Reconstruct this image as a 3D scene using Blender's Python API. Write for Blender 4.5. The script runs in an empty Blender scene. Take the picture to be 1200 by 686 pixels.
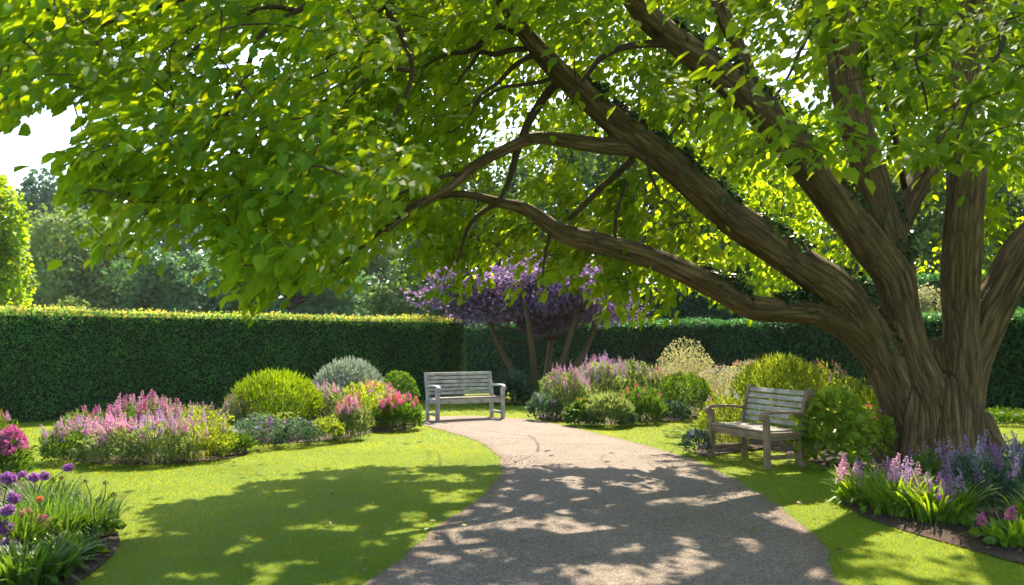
import bpy, bmesh, math, random
import numpy as np
from mathutils import Vector, Matrix

random.seed(7)
RNG = np.random.default_rng(7)
scene = bpy.context.scene
COL = scene.collection
R_ = math.radians

# ------------------------------------------------------------------ camera, sky, sun, exposure
CAM_H, FPX = 1.5, 1000.0
TH = math.atan(0.057)
cd = bpy.data.cameras.new('camera')
cam = bpy.data.objects.new('camera', cd)
COL.objects.link(cam)
cam.location = (0, 0, CAM_H)
cam.rotation_euler = (math.pi / 2 + TH, 0, 0)
cd.sensor_width = 36.0
cd.lens = 30.0
cd.clip_start = 0.05
cd.clip_end = 2000
cd.dof.use_dof = True
cd.dof.focus_distance = 10.5
cd.dof.aperture_fstop = 2.4
scene.camera = cam

SUN_AZ, SUN_EL = 10.0, 50.0          # azimuth from +Y towards +X
sv = Vector((math.sin(R_(SUN_AZ)) * math.cos(R_(SUN_EL)), math.cos(R_(SUN_AZ)) * math.cos(R_(SUN_EL)), math.sin(R_(SUN_EL))))
world = bpy.data.worlds.new('World')
scene.world = world
world.use_nodes = True
wn = world.node_tree.nodes
wl = world.node_tree.links
bg = wn.get('Background') or wn.new('ShaderNodeBackground')
sky = wn.new('ShaderNodeTexSky')
sky.sky_type = 'NISHITA'
sky.sun_disc = False
sky.sun_elevation = R_(SUN_EL)
sky.sun_rotation = R_(SUN_AZ)
sky.air_density = 1.0
sky.dust_density = 1.2
sky.ozone_density = 1.0
wl.new(sky.outputs[0], bg.inputs[0])
bg.inputs[1].default_value = 0.15
sl = bpy.data.lights.new('sun', 'SUN')
sl.energy = 4.4
sl.angle = R_(0.55)
sl.color = (1.0, 0.88, 0.68)
so = bpy.data.objects.new('sun', sl)
COL.objects.link(so)
so.rotation_euler = sv.to_track_quat('Z', 'Y').to_euler()
scene.view_settings.view_transform = 'Standard'
scene.view_settings.look = 'None'
scene.view_settings.gamma = 1.0
scene.view_settings.exposure = 1.8
scene.render.engine = 'CYCLES'
cy = scene.cycles
cy.max_bounces = 8
cy.diffuse_bounces = 4
cy.glossy_bounces = 2
cy.transmission_bounces = 5
cy.sample_clamp_indirect = 6.0

# ------------------------------------------------------------------ picture <-> place
CT, ST = math.cos(TH), math.sin(TH)

def P(px, py, d):
    """world point seen at photo pixel (px, py), d metres in front of the camera"""
    a = (px - 600) / FPX
    b = (343 - py) / FPX
    t = d / (CT - b * ST)
    return np.array((a * t, d, CAM_H + t * (ST + b * CT)))

def G(px, py):
    """point of the ground seen at photo pixel"""
    a = (px - 600) / FPX
    b = (343 - py) / FPX
    t = -CAM_H / (ST + b * CT)
    return np.array((a * t, t * (CT - b * ST), 0.0))

def proj(p):
    p = np.asarray(p)
    q = p - np.array((0, 0, CAM_H))
    z = q[:, 1] * CT + q[:, 2] * ST
    u = -q[:, 1] * ST + q[:, 2] * CT
    z = np.where(z > 0.05, z, 0.05)
    return 600 + FPX * q[:, 0] / z, 343 - FPX * u / z, z

def inpoly(x, y, poly):
    poly = np.asarray(poly)[:, :2]
    r = np.zeros(len(x), bool)
    n = len(poly)
    for i in range(n):
        x0, y0 = poly[i]
        x1, y1 = poly[(i + 1) % n]
        if y0 == y1:
            continue
        c = ((y0 > y) != (y1 > y)) & (x < (x1 - x0) * (y - y0) / (y1 - y0) + x0)
        r ^= c
    return r

def smoothline(pts, n=6, closed=False):
    """Catmull-Rom through pts"""
    pts = [np.asarray(p, float) for p in pts]
    m = len(pts)
    out = []
    for i in range(m if closed else m - 1):
        if closed:
            a, b, c, d = pts[(i - 1) % m], pts[i], pts[(i + 1) % m], pts[(i + 2) % m]
        else:
            a, b, c, d = pts[max(i - 1, 0)], pts[i], pts[i + 1], pts[min(i + 2, m - 1)]
        for k in range(n):
            t = k / n
            out.append(0.5 * ((2 * b) + (c - a) * t + (2 * a - 5 * b + 4 * c - d) * t * t + (3 * b - a - 3 * c + d) * t ** 3))
    if not closed:
        out.append(pts[-1])
    return np.array(out)

def vnoise(p, seed=0):
    """smooth value noise, p (N,3) -> (N,) in -1..1"""
    p = np.asarray(p, float)
    i = np.floor(p).astype(np.int64)
    f = p - i
    f = f * f * (3 - 2 * f)
    def h(ix, iy, iz):
        n = (ix * 374761393 + iy * 668265263 + iz * 2147483647 + seed * 974634777) & 0xFFFFFFFF
        n = ((n ^ (n >> 13)) * 1274126177) & 0xFFFFFFFF
        n = n ^ (n >> 16)
        return (n & 0xFFFF) / 32767.5 - 1
    r = 0
    for dx in (0, 1):
        for dy in (0, 1):
            for dz in (0, 1):
                w = (f[:, 0] if dx else 1 - f[:, 0]) * (f[:, 1] if dy else 1 - f[:, 1]) * (f[:, 2] if dz else 1 - f[:, 2])
                r = r + w * h(i[:, 0] + dx, i[:, 1] + dy, i[:, 2] + dz)
    return r

# ------------------------------------------------------------------ mesh building
class MB:
    """collects arrays of geometry that become ONE mesh object"""
    def __init__(self):
        self.v, self.f, self.m, self.r, self.n, self.c = [], [], [], [], 0, []
    def add(self, V, F, mat=0, rnd=None, co=None):
        V = np.asarray(V, float).reshape(-1, 3)
        F = F if isinstance(F, list) else [F]
        for f in F:
            f = np.asarray(f, np.int64)
            if len(f):
                self.f.append(f + self.n)
                self.m.append(np.full(len(f), mat, np.int32))
        self.v.append(V)
        self.r.append(np.full(len(V), 0.5) if rnd is None else np.broadcast_to(np.asarray(rnd, float), (len(V),)).copy())
        self.c.append(V if co is None else np.asarray(co, float))
        self.n += len(V)
    def mesh(self, name, mats, smooth=False, use_co=False):
        V = np.concatenate(self.v)
        me = bpy.data.meshes.new(name)
        me.vertices.add(len(V))
        me.vertices.foreach_set('co', V.astype(np.float32).ravel())
        loops = np.concatenate([f.ravel() for f in self.f])
        tot = np.concatenate([np.full(len(f), f.shape[1], np.int32) for f in self.f])
        start = np.concatenate(([0], np.cumsum(tot)[:-1])).astype(np.int32)
        me.loops.add(len(loops))
        me.loops.foreach_set('vertex_index', loops.astype(np.int32))
        me.polygons.add(len(tot))
        me.polygons.foreach_set('loop_start', start)
        me.polygons.foreach_set('loop_total', tot)
        me.polygons.foreach_set('material_index', np.concatenate(self.m))
        me.polygons.foreach_set('use_smooth', np.full(len(tot), smooth))
        a = me.attributes.new('rnd', 'FLOAT', 'POINT')
        a.data.foreach_set('value', np.concatenate(self.r).astype(np.float32))
        if use_co:
            a = me.attributes.new('grain', 'FLOAT_VECTOR', 'POINT')
            a.data.foreach_set('vector', np.concatenate(self.c).astype(np.float32).ravel())
        for m in (mats if isinstance(mats, (list, tuple)) else [mats]):
            me.materials.append(m)
        me.update(calc_edges=True)
        me.validate()
        return me
    def build(self, name, mats, parent=None, smooth=False, use_co=False):
        return link(name, self.mesh(name, mats, smooth, use_co), parent)

def link(name, me, parent=None):
    o = bpy.data.objects.new(name, me)
    COL.objects.link(o)
    if parent is not None:
        o.parent = parent
    return o

def tag(o, label=None, cat=None, group=None, kind=None):
    if label: o['label'] = label
    if cat: o['category'] = cat
    if group: o['group'] = group
    if kind: o['kind'] = kind
    return o

def thing(name, label, cat, loc=(0, 0, 0), rz=0.0, group=None):
    o = bpy.data.objects.new(name, None)
    COL.objects.link(o)
    o.location = loc
    o.rotation_euler = (0, 0, rz)
    o.empty_display_size = 0.1
    return tag(o, label, cat, group)

def norm(v):
    return v / np.maximum(np.linalg.norm(v, axis=-1, keepdims=True), 1e-9)

def frames(f, n):
    """rotation matrices whose x axis is f and whose z axis is near n"""
    f = norm(f)
    y = norm(np.cross(n, f))
    z = np.cross(f, y)
    return np.stack((f, y, z), axis=-1)

def scatter(mb, T, pos, rot, size, rnd, mat=0):
    """copies of template T = (verts, [faces]) at pos with rotation matrices and sizes"""
    TV, TF = T
    k = len(TV)
    N = len(pos)
    if N == 0:
        return
    size = np.asarray(size, float)
    if size.ndim == 1:
        size = np.repeat(size[:, None], 3, 1)
    L = TV[None] * size[:, None, :]
    V = np.einsum('nij,nkj->nki', rot, L) + pos[:, None, :]
    off = (np.arange(N) * k)[:, None, None]
    mb.add(V.reshape(-1, 3), [(np.asarray(f)[None] + off).reshape(-1, np.asarray(f).shape[1]) for f in TF], mat, np.repeat(rnd, k))

def rdir(n, rng=RNG):
    v = rng.normal(size=(n, 3))
    return norm(v)

# leaf templates: x along the leaf, z up
LEAF_BROAD = (np.array([(0, 0, 0), (.28, .26, .05), (.28, 0, -.02), (.28, -.26, .05), (.65, .27, .03), (.65, 0, -.05), (.65, -.27, .03), (1, 0, -.16), (-.18, 0, .03)], float),
              [np.array([(0, 2, 1), (0, 3, 2), (4, 5, 7), (5, 6, 7)]), np.array([(1, 2, 5, 4), (2, 3, 6, 5)])])
LEAF_SMALL = (np.array([(0, 0, 0), (.5, .28, .06), (1, 0, -.08), (.5, -.28, .06)], float), [np.array([(0, 2, 1), (0, 3, 2)])])
LEAF_ROUND = (np.array([(0, 0, 0), (.35, .38, .06), (.8, .3, .0), (1, 0, -.08), (.8, -.3, .0), (.35, -.38, .06)], float), [np.array([(0, 3, 2, 1), (0, 5, 4, 3)])])
LEAF_LONG = (np.array([(0, 0, 0), (.4, .09, .05), (1, 0, -.1), (.4, -.09, .05)], float), [np.array([(0, 2, 1), (0, 3, 2)])])
PETAL = (np.array([(0, 0, 0), (.6, .4, .18), (1, 0, .3), (.6, -.4, .18)], float), [np.array([(0, 3, 2, 1)])])

def tube(mb, pts, rad, sides=8, mat=0, rnd=0.5, cap=True):
    pts = np.asarray(pts, float)
    rad = np.broadcast_to(np.asarray(rad, float), (len(pts),))
    t = norm(np.gradient(pts, axis=0))
    up = np.array((0, 0, 1.0)) if abs(t[0, 2]) < 0.9 else np.array((1.0, 0, 0))
    u = norm(np.cross(up, t[0]))
    rings = []
    for i in range(len(pts)):
        u = norm(u - t[i] * np.dot(u, t[i]))
        w = np.cross(t[i], u)
        a = np.arange(sides) * 2 * math.pi / sides
        rings.append(pts[i] + rad[i] * (np.cos(a)[:, None] * u + np.sin(a)[:, None] * w))
    V = np.concatenate(rings)
    n = len(pts)
    i, j = np.meshgrid(np.arange(n - 1), np.arange(sides), indexing='ij')
    a = i * sides + j
    b = i * sides + (j + 1) % sides
    F = [np.stack((a, b, b + sides, a + sides), -1).reshape(-1, 4)]
    if cap:
        F.append(np.array([list(range(sides))[::-1], list(range((n - 1) * sides, n * sides))]))
    mb.add(V, F, mat, rnd)

def sweep_bar(mb, pts, side, w, h, mat=0, ch=0.006, ends=True):
    """bar with a chamfered rectangular section: w along `side`, h across it"""
    pts = np.asarray(pts, float)
    side = norm(np.asarray(side, float))
    t = norm(np.gradient(pts, axis=0)) if len(pts) > 1 else None
    sec = [(w / 2 - ch, -h / 2), (w / 2, -h / 2 + ch), (w / 2, h / 2 - ch), (w / 2 - ch, h / 2), (-w / 2 + ch, h / 2), (-w / 2, h / 2 - ch), (-w / 2, -h / 2 + ch), (-w / 2 + ch, -h / 2)]
    V, co = [], []
    s = 0
    for i, p in enumerate(pts):
        nrm = norm(np.cross(t[i], side))
        if i: s += np.linalg.norm(p - pts[i - 1])
        for (a, b) in sec:
            V.append(p + side * a + nrm * b)
            co.append((a + pts[0][2] * 3.1, b + pts[0][1] * 2.7, s + pts[0][0]))
    n = len(pts)
    i, j = np.meshgrid(np.arange(n - 1), np.arange(8), indexing='ij')
    a = i * 8 + j
    b = i * 8 + (j + 1) % 8
    F = [np.stack((a, a + 8, b + 8, b), -1).reshape(-1, 4), np.array([list(range(8)), list(range((n - 1) * 8, n * 8))[::-1]])]
    mb.add(np.array(V), F, mat, random.random(), np.array(co))

# ------------------------------------------------------------------ materials
def new_mat(name):
    m = bpy.data.materials.new(name)
    m.use_nodes = True
    nt = m.node_tree
    for n in list(nt.nodes):
        if n.type != 'OUTPUT_MATERIAL':
            nt.nodes.remove(n)
    return m, nt, nt.nodes['Material Output']

def node(nt, typ, **kw):
    n = nt.nodes.new(typ)
    for k, v in kw.items():
        if k.startswith('i_'):
            key = k[2:]
            n.inputs[int(key) if key.isdigit() else key].default_value = v
        else:
            setattr(n, k, v)
    return n

def ramp(nt, stops, src=None):
    r = nt.nodes.new('ShaderNodeValToRGB')
    e = r.color_ramp.elements
    while len(e) < len(stops):
        e.new(0.5)
    for k, (p, c) in enumerate(stops):
        e[k].position = p
        e[k].color = (c[0], c[1], c[2], 1)
    if src is not None:
        nt.links.new(src, r.inputs[0])
    return r

def leaf_mat(name, cols, trans=(2.2, 2.0, 0.8), fac=0.45, rough=0.5, spec=0.3, vary=0.25, scale=1.3):
    """leaf: reflects the ramp colour, lets a yellower light through"""
    m, nt, out = new_mat(name)
    at = node(nt, 'ShaderNodeAttribute', attribute_name='rnd')
    stops = [(i / max(len(cols) - 1, 1), c) for i, c in enumerate(cols)]
    r = ramp(nt, stops, at.outputs['Fac'])
    geo = node(nt, 'ShaderNodeNewGeometry')
    nz = node(nt, 'ShaderNodeTexNoise', i_Scale=scale, i_Detail=2.0)
    nt.links.new(geo.outputs['Position'], nz.inputs['Vector'])
    mr = node(nt, 'ShaderNodeMapRange')
    mr.inputs[1].default_value = 0.3
    mr.inputs[2].default_value = 0.7
    mr.inputs[3].default_value = 1 - vary
    mr.inputs[4].default_value = 1 + vary
    nt.links.new(nz.outputs['Fac'], mr.inputs[0])
    mul = node(nt, 'ShaderNodeVectorMath', operation='SCALE')
    nt.links.new(r.outputs[0], mul.inputs[0])
    nt.links.new(mr.outputs[0], mul.inputs['Scale'])
    pb = node(nt, 'ShaderNodeBsdfPrincipled')
    pb.inputs['Roughness'].default_value = rough
    pb.inputs['Specular IOR Level'].default_value = spec
    nt.links.new(mul.outputs[0], pb.inputs['Base Color'])
    if fac > 0:
        tm = node(nt, 'ShaderNodeVectorMath', operation='MULTIPLY')
        tm.inputs[1].default_value = trans
        nt.links.new(mul.outputs[0], tm.inputs[0])
        tr = node(nt, 'ShaderNodeBsdfTranslucent')
        nt.links.new(tm.outputs[0], tr.inputs[0])
        mx = node(nt, 'ShaderNodeMixShader')
        mx.inputs[0].default_value = fac
        nt.links.new(pb.outputs[0], mx.inputs[1])
        nt.links.new(tr.outputs[0], mx.inputs[2])
        nt.links.new(mx.outputs[0], out.inputs[0])
    else:
        nt.links.new(pb.outputs[0], out.inputs[0])
    return m

def bump(nt, h, strength, dist, normal_to):
    b = node(nt, 'ShaderNodeBump', i_Strength=strength, i_Distance=dist)
    nt.links.new(h, b.inputs['Height'])
    nt.links.new(b.outputs[0], normal_to)
    return b

def wood_mat(name, c_lo, c_mid, c_hi):
    """weathered boards, grain along the bar ('grain' attribute, z along)"""
    m, nt, out = new_mat(name)
    at = node(nt, 'ShaderNodeAttribute', attribute_name='grain')
    mp = node(nt, 'ShaderNodeMapping')
    mp.inputs['Scale'].default_value = (60, 60, 3)
    nt.links.new(at.outputs['Vector'], mp.inputs[0])
    n1 = node(nt, 'ShaderNodeTexNoise', i_Scale=1.0, i_Detail=6.0, i_Roughness=0.65)
    nt.links.new(mp.outputs[0], n1.inputs['Vector'])
    n2 = node(nt, 'ShaderNodeTexNoise', i_Scale=7.0, i_Detail=3.0)
    nt.links.new(at.outputs['Vector'], n2.inputs['Vector'])
    r = ramp(nt, [(0.25, c_lo), (0.5, c_mid), (0.72, c_hi)], n1.outputs['Fac'])
    r2 = ramp(nt, [(0.3, (.62, .6, .55)), (0.65, (1.1, 1.1, 1.1))], n2.outputs['Fac'])
    mul = node(nt, 'ShaderNodeVectorMath', operation='MULTIPLY')
    nt.links.new(r.outputs[0], mul.inputs[0])
    nt.links.new(r2.outputs[0], mul.inputs[1])
    pb = node(nt, 'ShaderNodeBsdfPrincipled', i_Roughness=0.75)
    nt.links.new(mul.outputs[0], pb.inputs['Base Color'])
    bump(nt, n1.outputs['Fac'], 0.5, 0.004, pb.inputs['Normal'])
    nt.links.new(pb.outputs[0], out.inputs[0])
    return m

def bark_mat(name, c0, c1, c2, scale=(14, 14, 1.6), strength=1.0, dist=0.045):
    m, nt, out = new_mat(name)
    at = node(nt, 'ShaderNodeAttribute', attribute_name='grain')
    mp = node(nt, 'ShaderNodeMapping')
    mp.inputs['Scale'].default_value = scale
    nt.links.new(at.outputs['Vector'], mp.inputs[0])
    n1 = node(nt, 'ShaderNodeTexNoise', i_Scale=1.0, i_Detail=8.0, i_Roughness=0.62, i_Distortion=0.6)
    nt.links.new(mp.outputs[0], n1.inputs['Vector'])
    mp2 = node(nt, 'ShaderNodeMapping')
    mp2.inputs['Scale'].default_value = (scale[0] * 3, scale[1] * 3, scale[2] * 5)
    nt.links.new(at.outputs['Vector'], mp2.inputs[0])
    n3 = node(nt, 'ShaderNodeTexNoise', i_Scale=1.0, i_Detail=4.0, i_Roughness=0.6)
    nt.links.new(mp2.outputs[0], n3.inputs['Vector'])
    n2 = node(nt, 'ShaderNodeTexNoise', i_Scale=1.7, i_Detail=4.0)
    geo = node(nt, 'ShaderNodeNewGeometry')
    nt.links.new(geo.outputs['Position'], n2.inputs['Vector'])
    r = ramp(nt, [(0.3, c0), (0.5, c1), (0.72, c2)], n1.outputs['Fac'])
    vd = node(nt, 'ShaderNodeVectorMath', operation='SCALE')
    vd.inputs['Scale'].default_value = 1.0
    nv = node(nt, 'ShaderNodeTexNoise', i_Scale=.7, i_Detail=3.0)
    nt.links.new(mp.outputs[0], nv.inputs['Vector'])
    va = node(nt, 'ShaderNodeVectorMath', operation='MULTIPLY_ADD')
    nt.links.new(nv.outputs['Color'], va.inputs[0])
    va.inputs[1].default_value = (1.6, 1.6, 1.6)
    nt.links.new(mp.outputs[0], va.inputs[2])
    vo = node(nt, 'ShaderNodeTexVoronoi', feature='DISTANCE_TO_EDGE', i_Scale=1.15)
    nt.links.new(va.outputs[0], vo.inputs['Vector'])
    crk = ramp(nt, [(0.0, (.55, .51, .47)), (0.12, (.85, .85, .85)), (0.4, (1.08, 1.08, 1.08))], vo.outputs['Distance'])
    moss = ramp(nt, [(0.5, (0, 0, 0)), (0.75, (1, 1, 1))], n2.outputs['Fac'])
    mx = node(nt, 'ShaderNodeMix', data_type='RGBA')
    nt.links.new(moss.outputs[0], mx.inputs[0])
    nt.links.new(r.outputs[0], mx.inputs[6])
    mx.inputs[7].default_value = (c1[0] * 0.8, c1[1] * 0.95, c1[2] * 0.55, 1)
    pb = node(nt, 'ShaderNodeBsdfPrincipled', i_Roughness=0.85)
    pb.inputs['Specular IOR Level'].default_value = 0.25
    cm = node(nt, 'ShaderNodeVectorMath', operation='MULTIPLY')
    nt.links.new(mx.outputs[2], cm.inputs[0])
    nt.links.new(crk.outputs[0], cm.inputs[1])
    nt.links.new(cm.outputs[0], pb.inputs['Base Color'])
    ad = node(nt, 'ShaderNodeMath', operation='MULTIPLY_ADD')
    nt.links.new(n3.outputs['Fac'], ad.inputs[0])
    ad.inputs[1].default_value = 0.35
    nt.links.new(n1.outputs['Fac'], ad.inputs[2])
    ad2 = node(nt, 'ShaderNodeMath', operation='MULTIPLY_ADD')
    nt.links.new(crk.outputs[0], ad2.inputs[0])
    ad2.inputs[1].default_value = 0.6
    nt.links.new(ad.outputs[0], ad2.inputs[2])
    bump(nt, ad2.outputs[0], strength, dist, pb.inputs['Normal'])
    nt.links.new(pb.outputs[0], out.inputs[0])
    return m

def plain_mat(name, c, rough=0.7, spec=0.3):
    m, nt, out = new_mat(name)
    geo = node(nt, 'ShaderNodeNewGeometry')
    nz = node(nt, 'ShaderNodeTexNoise', i_Scale=9.0, i_Detail=4.0)
    nt.links.new(geo.outputs['Position'], nz.inputs['Vector'])
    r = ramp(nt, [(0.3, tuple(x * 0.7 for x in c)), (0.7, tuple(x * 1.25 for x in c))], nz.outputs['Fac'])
    pb = node(nt, 'ShaderNodeBsdfPrincipled', i_Roughness=rough)
    pb.inputs['Specular IOR Level'].default_value = spec
    nt.links.new(r.outputs[0], pb.inputs['Base Color'])
    nt.links.new(pb.outputs[0], out.inputs[0])
    return m

def ground_mat():
    m, nt, out = new_mat('turf')
    geo = node(nt, 'ShaderNodeNewGeometry')
    n1 = node(nt, 'ShaderNodeTexNoise', i_Scale=0.55, i_Detail=5.0, i_Roughness=0.6)
    n2 = node(nt, 'ShaderNodeTexNoise', i_Scale=90.0, i_Detail=3.0, i_Roughness=0.7)
    for n in (n1, n2):
        nt.links.new(geo.outputs['Position'], n.inputs['Vector'])
    r = ramp(nt, [(0.32, (.085, .16, .006)), (0.55, (.115, .19, .007)), (0.75, (.14, .205, .009))], n1.outputs['Fac'])
    r2 = ramp(nt, [(0.3, (.85, .85, .8)), (0.65, (1.08, 1.08, 1.05))], n2.outputs['Fac'])
    mul = node(nt, 'ShaderNodeVectorMath', operation='MULTIPLY')
    nt.links.new(r.outputs[0], mul.inputs[0])
    nt.links.new(r2.outputs[0], mul.inputs[1])
    pb = node(nt, 'ShaderNodeBsdfPrincipled', i_Roughness=0.8)
    pb.inputs['Specular IOR Level'].default_value = 0.15
    nt.links.new(mul.outputs[0], pb.inputs['Base Color'])
    bump(nt, n2.outputs['Fac'], 0.8, 0.02, pb.inputs['Normal'])
    nt.links.new(pb.outputs[0], out.inputs[0])
    return m

def gravel_mat():
    m, nt, out = new_mat('gravel')
    geo = node(nt, 'ShaderNodeNewGeometry')
    v1 = node(nt, 'ShaderNodeTexVoronoi', i_Scale=85.0)
    n1 = node(nt, 'ShaderNodeTexNoise', i_Scale=0.9, i_Detail=6.0, i_Roughness=0.65)
    n2 = node(nt, 'ShaderNodeTexNoise', i_Scale=45.0, i_Detail=5.0, i_Roughness=0.75)
    for n in (v1, n1, n2):
        nt.links.new(geo.outputs['Position'], n.inputs['Vector'])
    sep = node(nt, 'ShaderNodeSeparateColor')
    nt.links.new(v1.outputs['Color'], sep.inputs[0])
    r = ramp(nt, [(0.0, (.115, .085, .072)), (0.35, (.185, .150, .126)), (0.7, (.232, .192, .162)), (1.0, (.325, .285, .25))], sep.outputs[0])
    r1 = ramp(nt, [(0.3, (.82, .78, .74)), (0.7, (1.1, 1.08, 1.06))], n1.outputs['Fac'])
    r2 = ramp(nt, [(0.3, (.7, .68, .66)), (0.68, (1.14, 1.13, 1.12))], n2.outputs['Fac'])
    mul = node(nt, 'ShaderNodeVectorMath', operation='MULTIPLY')
    nt.links.new(r.outputs[0], mul.inputs[0])
    nt.links.new(r1.outputs[0], mul.inputs[1])
    mul2 = node(nt, 'ShaderNodeVectorMath', operation='MULTIPLY')
    nt.links.new(mul.outputs[0], mul2.inputs[0])
    nt.links.new(r2.outputs[0], mul2.inputs[1])
    at = node(nt, 'ShaderNodeAttribute', attribute_name='rnd')
    n3 = node(nt, 'ShaderNodeTexNoise', i_Scale=7.0, i_Detail=5.0, i_Roughness=0.7)
    nt.links.new(geo.outputs['Position'], n3.inputs['Vector'])
    em = node(nt, 'ShaderNodeMath', operation='MULTIPLY_ADD', use_clamp=True)
    nt.links.new(n3.outputs['Fac'], em.inputs[0])
    em.inputs[1].default_value = 1.6
    em.inputs[2].default_value = -0.8
    ea = node(nt, 'ShaderNodeMath', operation='MULTIPLY_ADD', use_clamp=True)
    nt.links.new(at.outputs['Fac'], ea.inputs[0])
    ea.inputs[1].default_value = 0.75
    nt.links.new(em.outputs[0], ea.inputs[2])
    emx = node(nt, 'ShaderNodeMath', operation='MULTIPLY', use_clamp=True)
    nt.links.new(ea.outputs[0], emx.inputs[0])
    emx.inputs[1].default_value = 0.75
    dirt = node(nt, 'ShaderNodeMix', data_type='RGBA')
    nt.links.new(emx.outputs[0], dirt.inputs[0])
    nt.links.new(mul2.outputs[0], dirt.inputs[6])
    dirt.inputs[7].default_value = (.125, .078, .052, 1)
    pb = node(nt, 'ShaderNodeBsdfPrincipled', i_Roughness=0.85)
    pb.inputs['Specular IOR Level'].default_value = 0.2
    nt.links.new(dirt.outputs[2], pb.inputs['Base Color'])
    ad = node(nt, 'ShaderNodeMath', operation='SUBTRACT')
    nt.links.new(n2.outputs['Fac'], ad.inputs[0])
    nt.links.new(v1.outputs['Distance'], ad.inputs[1])
    bump(nt, ad.outputs[0], 0.7, 0.008, pb.inputs['Normal'])
    nt.links.new(pb.outputs[0], out.inputs[0])
    return m

def soil_mat():
    m, nt, out = new_mat('soil')
    geo = node(nt, 'ShaderNodeNewGeometry')
    n1 = node(nt, 'ShaderNodeTexNoise', i_Scale=38.0, i_Detail=8.0, i_Roughness=0.75)
    n2 = node(nt, 'ShaderNodeTexNoise', i_Scale=3.0, i_Detail=4.0)
    for n in (n1, n2):
        nt.links.new(geo.outputs['Position'], n.inputs['Vector'])
    r = ramp(nt, [(0.3, (.020, .010, .005)), (0.55, (.062, .032, .017)), (0.75, (.14, .08, .048))], n1.outputs['Fac'])
    r2 = ramp(nt, [(0.3, (.6, .6, .6)), (0.7, (1.3, 1.2, 1.15))], n2.outputs['Fac'])
    mul = node(nt, 'ShaderNodeVectorMath', operation='MULTIPLY')
    nt.links.new(r.outputs[0], mul.inputs[0])
    nt.links.new(r2.outputs[0], mul.inputs[1])
    pb = node(nt, 'ShaderNodeBsdfPrincipled', i_Roughness=0.95)
    nt.links.new(mul.outputs[0], pb.inputs['Base Color'])
    bump(nt, n1.outputs['Fac'], 1.0, 0.03, pb.inputs['Normal'])
    nt.links.new(pb.outputs[0], out.inputs[0])
    return m

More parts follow.
